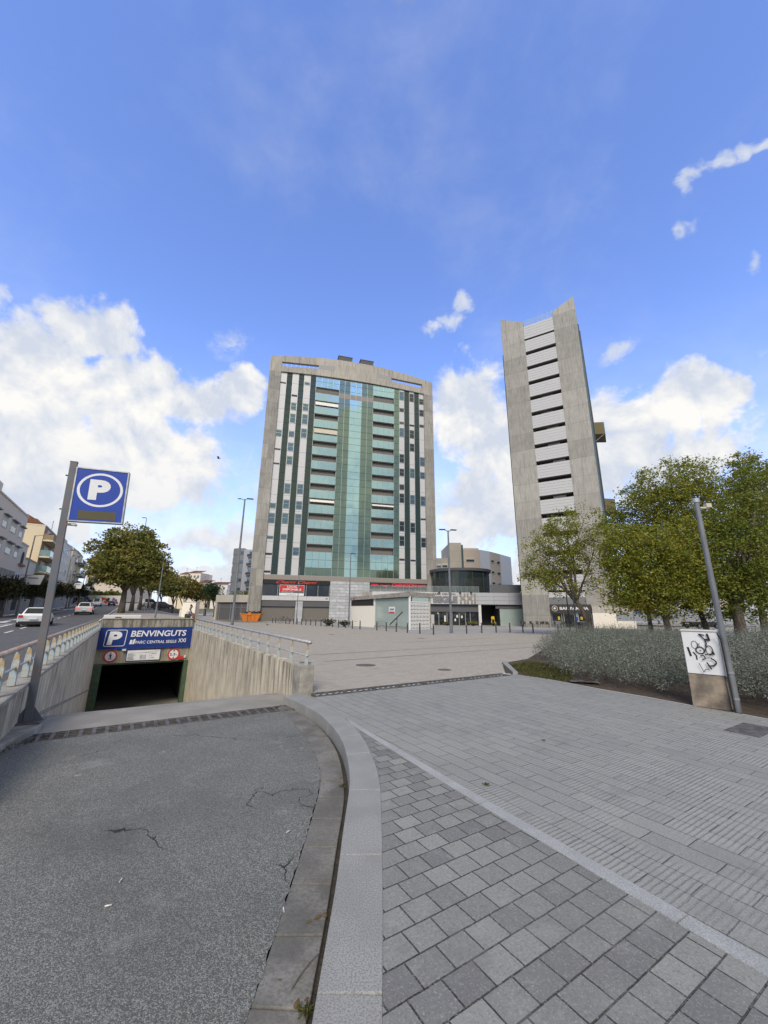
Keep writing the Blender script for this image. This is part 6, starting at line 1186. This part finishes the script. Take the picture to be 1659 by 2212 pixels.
# bicycle heap left
sx,sy=G(614,1346.5); o=thing('parked_bicycle','dark bicycle parked among the bollards in front of the garage shutter','bicycle',(sx,sy,0),R(15))
def wheel(x,nm='wheel'):
    b=B(); pts=[(x+.34*math.cos(q),0,.34+.34*math.sin(q)) for q in np.linspace(0,2*math.pi,21)]; b.tube(pts,.022,5)
    for q in range(8): b.cyl((x,0,.34),(x+.33*math.cos(q*.785),0,.34+.33*math.sin(q*.785)),.005,n=4)
    b.obj(nm,'rubber',o)
wheel(-.52); wheel(.52); B().tube([(-.52,0,.34),(-.1,0,.32),(.38,0,.8),(.52,0,.34)],.022,6).tube([(-.52,0,.34),(-.2,0,.82),(.38,0,.85),(.42,0,.98)],.022,6).tube([(-.2,0,.85),(-.1,0,.32)],.022,6).obj('frame','iron',o); B().tube([(.42,-.25,1.0),(.42,0,1.0),(.42,.25,1.0)],.018,6).obj('handlebar','iron',o); B().box(-.32,-.08,-.07,.07,.85,.92).obj('saddle','rubber',o)
# bar terrace furniture
def bartable(label,s_,d_,i):
    p=Vector((21.92,63.5,0))+Vector((math.cos(R(-31)),math.sin(R(-31)),0))*s_+Vector((math.sin(R(-31)),-math.cos(R(-31)),0))*d_
    o=thing('cafe_table',label,'table',(p.x,p.y,hgt(p.x,p.y)),R(-31),'terrace tables of the bar'); B().cyl((0,0,.70),(0,0,.73),.36,.36,16).obj('tabletop','alu_dark',o); B().cyl((0,0,0),(0,0,.7),.03).cyl((0,0,0),(0,0,.03),.25,.22,12).obj('pedestal','iron',o)
    return p
cproto=None
def bchair(p,ang,label):
    global cproto
    if cproto is None:
        o=cproto=thing('terrace_chair',label,'chair'); B().box(-.22,.22,-.22,.22,.42,.46).obj('seat','iron',o); B().box(-.22,.22,.2,.23,.5,.85).obj('backrest','iron',o)
        for sx_ in (-.2,.2):
            for sy_ in (-.2,.2): B().cyl((sx_,sy_,0),(sx_,sy_,.44 if sy_<0 else .85),.014,n=6).obj('leg','iron',o)
    else: o=copy_tree(cproto)
    o.location=p; o.rotation_euler=(0,0,ang); tag(o,label,'chair','terrace chairs of the bar'); return o
TB=[(1.0,2.2),(2.7,2.3),(4.3,2.2),(5.9,2.4),(8.6,2.6)]
for i,(s_,d_) in enumerate(TB):
    p=bartable('round terrace table of the bar, %s from the left'%ORD[i],s_,d_,i)
    for k,q in enumerate((0.2,2.0,4.1)):
        c=(p.x+.62*math.cos(q+i),p.y+.62*math.sin(q+i),hgt(p.x,p.y)); bchair(c,q+i-math.pi/2,'dark terrace chair, %s at the %s bar table from the left'%(['right hand one','rear one','front one'][k],ORD[i]))
# litter bin by the flat headed lamp
x,y=G(1263,1381); o=thing('litter_bin','dark street litter bin on two posts, beneath the small tree by the bar','bin',(x,y,0)); B().box(-.28,.28,-.2,.2,.45,1.05).obj('bin_body','dark_metal',o,bevel=.03); B().box(-.3,.3,-.22,.22,1.05,1.1).obj('lid','dark_metal',o); B().cyl((-.24,0,0),(-.24,0,1.0),.03).cyl((.24,0,0),(.24,0,1.0),.03).obj('legs','iron',o)
x,y=G(1285,1372); o=thing('clay_pot_edge','low reddish brick edging round the foot of the small tree','edging',(x,y,0)); mk('red_soil',(.22,.09,.05),(.13,.06,.04),3,.95,bump=.5); B().box(-1.0,1.1,-.5,.5,-.05,.12).obj('brick_ring','red_soil',o,bevel=.03)
# yellow A-board
x,y,z=at(1084,70); o=thing('floor_sign','yellow folding floor sign in the arcade passage','sign',(18.9,68.9,-.45)); B().add([(-.35,0,0),(.35,0,0),(.25,.12,1.6),(-.25,.12,1.6),(-.35,.05,0),(.35,.05,0),(.25,.16,1.6),(-.25,.16,1.6)],[(0,1,2,3),(7,6,5,4),(0,4,5,1),(2,6,7,3)]).obj('front_panel','yellow_paint',o); B().box(-.22,.22,-.0,.03,.5,1.1).obj('dark_text_panel','black',o)
# right side background: site hoarding, sheds
def rb_(label,name,cat,px0,px1,py0,py1,Yd,dep,mat,**k):
    o,w,z0,z1=facing(name,label,cat,px0,px1,py0,py1,Yd,dep,mat); return o,w,z0,z1
o,w,z0,z1=rb_('orange and blue market stall with dark counter behind the trees','market_stall','stall',1348,1415,1298,1332,62,3,'recess_dark'); B().box(w*.12,w*.95,-.3,-.02,z0+(z1-z0)*.45,z1+.1).obj('orange_front','orange_paint',o); B().box(w*.1,w*.5,-.28,-.02,z0+.3,z0+(z1-z0)*.4).obj('blue_front','panel_blue',o); B().box(0,w*1.05,-.8,3.1,z1+.12,z1+.25).obj('awning','orange_paint',o)
o,w,z0,z1=rb_('corrugated white metal shed behind the middle trees','metal_shed','shed',1415,1555,1296,1322,70,8,'alu_panel'); b=B()
for k in range(9): b.box(0,w,-.08,-.02,z0+(z1-z0)*k/9,z0+(z1-z0)*(k+.55)/9)
b.obj('corrugation','panel_white',o); b=B().box(-1,w+6,-3.05,-3,z0-1.9,z0+.1); b.obj('grey_screen','alu_dark',o)
o,w,z0,z1=rb_('long grey mesh site fence under the tree crowns','site_fence','fence',1330,1659,1326,1343,50,.08,'alu_dark'); b=B()
for k in range(9): b.box(w*k/9-.02,w*k/9+.02,-.06,-.01,z0-.2,z1+.1)
b.obj('fence_post','galvanised',o)
for px0,px1,py0,mt,lab in ((1555,1610,1292,'warm_wall','low beige shed with a brick red edge behind the pole'),(1600,1680,1285,'alu_panel','pale building at the right edge under the trees'),(1405,1470,1302,'spray_blue','blue storage container far behind the trees')):
    o,w,z0,z1=rb_(lab,'storage_shed','shed',px0,px1,py0,1330,76,8,mt); B().box(-.2,w+.2,-.3,8,z1,z1+.3).obj('roof','rust_red' if px0==1555 else 'slate_clad',o)
# background tree belt to the right, beyond the sheds
for i,(px,py0) in enumerate(((1345,1285),(1420,1280),(1500,1278),(1580,1282),(1650,1280))):
    b0=at(px,95); tree('far dark green tree beyond the sheds, %s from the left'%ORD[i],b0,8,2,[lobe(b0,px,py0+14,46,24),lobe(b0,px+25,py0+20,30,18)],1800,.6,'leaf_sophora_dark',r=.2,seed=80+i,group='far trees beyond the sheds',cl=1.1,subs=3)
# ---------------------------------------------------------------- small things on the ground
def leaf_obj(px,py,z,s,seed,label,mat='litter_leaf'):
    x,y=G(px,py,z); rs=np.random.RandomState(seed); b=B(); n=9; pts=[(s*(.5+.5*abs(math.cos(2.5*q)))*math.cos(q),s*.6*(.5+.5*abs(math.sin(2*q)))*math.sin(q)) for q in np.linspace(0,2*math.pi,n,endpoint=False)]
    c=(0,0,s*.22); vs=[c]+[(p[0],p[1],s*.18*rs.rand()) for p in pts]; b.add(vs,[(0,1+i,1+(i+1)%n) for i in range(n)]); b.cyl((0,0,s*.2),(s*.9,.0,s*.05),s*.03,n=5)
    o=b.obj('dry_leaf',mat); o.location=(x,y,z+.003); o.rotation_euler=(0,0,seed*1.3); tag(o,label,'leaf','dry leaves in the gutter'); return o
LV=[(737,1681,.035,'curled brown leaf in the gutter bend, largest of the upper gutter'),(708,1610,.03,'small dark leaf in the gutter near the top of the bend'),(697,1597,.022,'tiny leaf just above the gutter bend'),(686,1983,.045,'pale brown leaf against the kerb, left one of the pair'),(702,1978,.04,'pale leaf against the kerb, right one of the pair'),(668,1992,.03,'small brown leaf left of the pale pair'),(641,2172,.045,'reddish brown leaf near the bottom of the gutter'),(604,2118,.02,'orange leaf fragment in the middle of a gutter slab'),(662,2160,.025,'small leaf beside the twig'),(607,1783,.02,'leaf at the ragged asphalt edge'),(745,1690,.02,'small leaf right of the curled brown one')]
for i,(px,py,s,l) in enumerate(LV): leaf_obj(px,py,-.146,s*.62,i,l)
def butt(px,py,z,ang,label):
    x,y=G(px,py,z); o=thing('cigarette_butt',label,'cigarette butt',(x,y,z+.006),ang,'cigarette butts on the drive'); B().cyl((0,0,0),(.022,0,0),.0042,n=8).obj('paper','sign_white',o); B().cyl((.022,0,0),(.036,0,0),.0043,n=8).obj('filter','awning_tan',o)
butt(263,1900,-.142,R(-80),'cigarette butt alone in the middle of the asphalt'); butt(226,1960,-.142,R(20),'white paper scrap like butt left of the middle of the asphalt'); butt(612,1963,-.142,R(-70),'cigarette butt at the ragged asphalt edge'); butt(619,1800,-.142,R(60),'upper cigarette butt at the asphalt edge')
p=[Vector((*G(*q,-.146),-.138+.004*i)) for i,q in enumerate([(630,2140),(650,2110),(668,2088),(690,2068)])]; o=B().tube(p,[.004,.0035,.003,.0015],6).obj('twig','pale_bark'); tag(o,'thin bent twig lying in the gutter','twig')
for i,(pxs,s,lab) in enumerate(((('m',1612,1573),.46,'dark rectangular iron cover at the right edge of the slabs'),)):
    x,y=G(1625,1575); o=thing('iron_cover',lab,'cover',(x,y,.0),ANG); B().box(-.45,.35,-.2,.2,-.02,.002).obj('plate','cast_iron',o)
MC=[(910,1379,.3,'round cover nearest the lamp'),(960,1447,.25,'small round cover in the middle of the plaza'),(715,1371,.3,'round cover right of the tower entrance'),(790,1437,.4,'worn cover near the railing end'),(655,1432,.35,'dark cover right beside the railing end'),(1035,1364,.3,'pale cover near the bollards')]
for px,py,r_,lab in MC:
    x,y=G(px,py); o=thing('manhole_cover',lab,'manhole cover',(x,y,hgt(x,y)),0,'covers in the plaza paving'); B().cyl((0,0,-.02),(0,0,.005),r_*.8,r_*.8,24).obj('rim','gutter_slab',o); B().cyl((0,0,.005),(0,0,.008),r_*.7,r_*.7,24).obj('lid','cast_iron',o)
# tufts of weeds
for i,(px,py,z,n,s,lab) in enumerate(((662,2190,-.14,90,.018,'green weed tuft at the bottom of the gutter by the kerb'),(1050,1696,0,60,.015,'small dry grass tuft on the pale paving strip'),(1175,1600,0,50,.012,'tiny weed tuft farther up the slabs'),(742,1700,-.14,40,.018,'weed in the gutter bend joint'))):
    x,y=G(px,py,z); rs=np.random.RandomState(i); o=thing('weed_tuft',lab,'weed',(x,y,z)); leaves_mesh('blades',np.abs(rs.normal(size=(n,3)))*np.array([s,s,s])*np.sign(rs.normal(size=(n,3)))*np.array([1,1,0])+np.array([0,0,s*.7]),s*1.6,'grass_blade',o,.2,-1.2,i)
o=thing('crumpled_sheet','flattened grey plastic sheet lying at the hedge foot','litter',(*G(1262,1478),.03),R(-20)); rs=np.random.RandomState(2); b=B(); nx,ny=8,5; vs=[(i*.09-.3,j*.07-.1,rs.rand()*.06) for i in range(nx) for j in range(ny)]; b.add(vs,[(i*ny+j,(i+1)*ny+j,(i+1)*ny+j+1,i*ny+j+1) for i in range(nx-1) for j in range(ny-1)]); b.obj('sheet','band_grey',o)
# plastic tables etc. stay out; bird
d=ray(472,990); k=60/d.y; o=thing('flying_bird','small dark bird gliding left of the glass tower','bird',(d.x*k,60,EYE+d.z*k),R(20)); b=B(); b.tube([(-.32,0,0),(-.2,0,.02),(0,0,.03),(.2,0,.03),(.28,0,.04),(.36,0,.03)],[.01,.05,.08,.06,.045,.01],8); b.obj('body','black',o,smooth=True)
for s in (-1,1): B().add([(.12,s*.04,.05),(-.12,s*.04,.05),(-.22,s*.5,.16),(-.05,s*.75,.10),(.06,s*.45,.17)],[(0,1,2,4),(4,2,3)]).obj('wing','black',o)
pg=thing('pigeon','grey pigeon walking on the plaza before the bollards','bird',(*G(577,1352),0),R(200)); B().tube([(-.16,0,.12),(-.08,0,.13),(.02,0,.15),(.09,0,.19),(.12,0,.25),(.16,0,.25)],[.012,.05,.06,.04,.03,.006],8).obj('body','band_grey',pg,smooth=True); B().cyl((0,.02,0),(0,.02,.1),.006).cyl((.02,-.02,0),(.02,-.02,.1),.006).obj('legs','rust_red',pg)
bpy.context.view_layer.update()
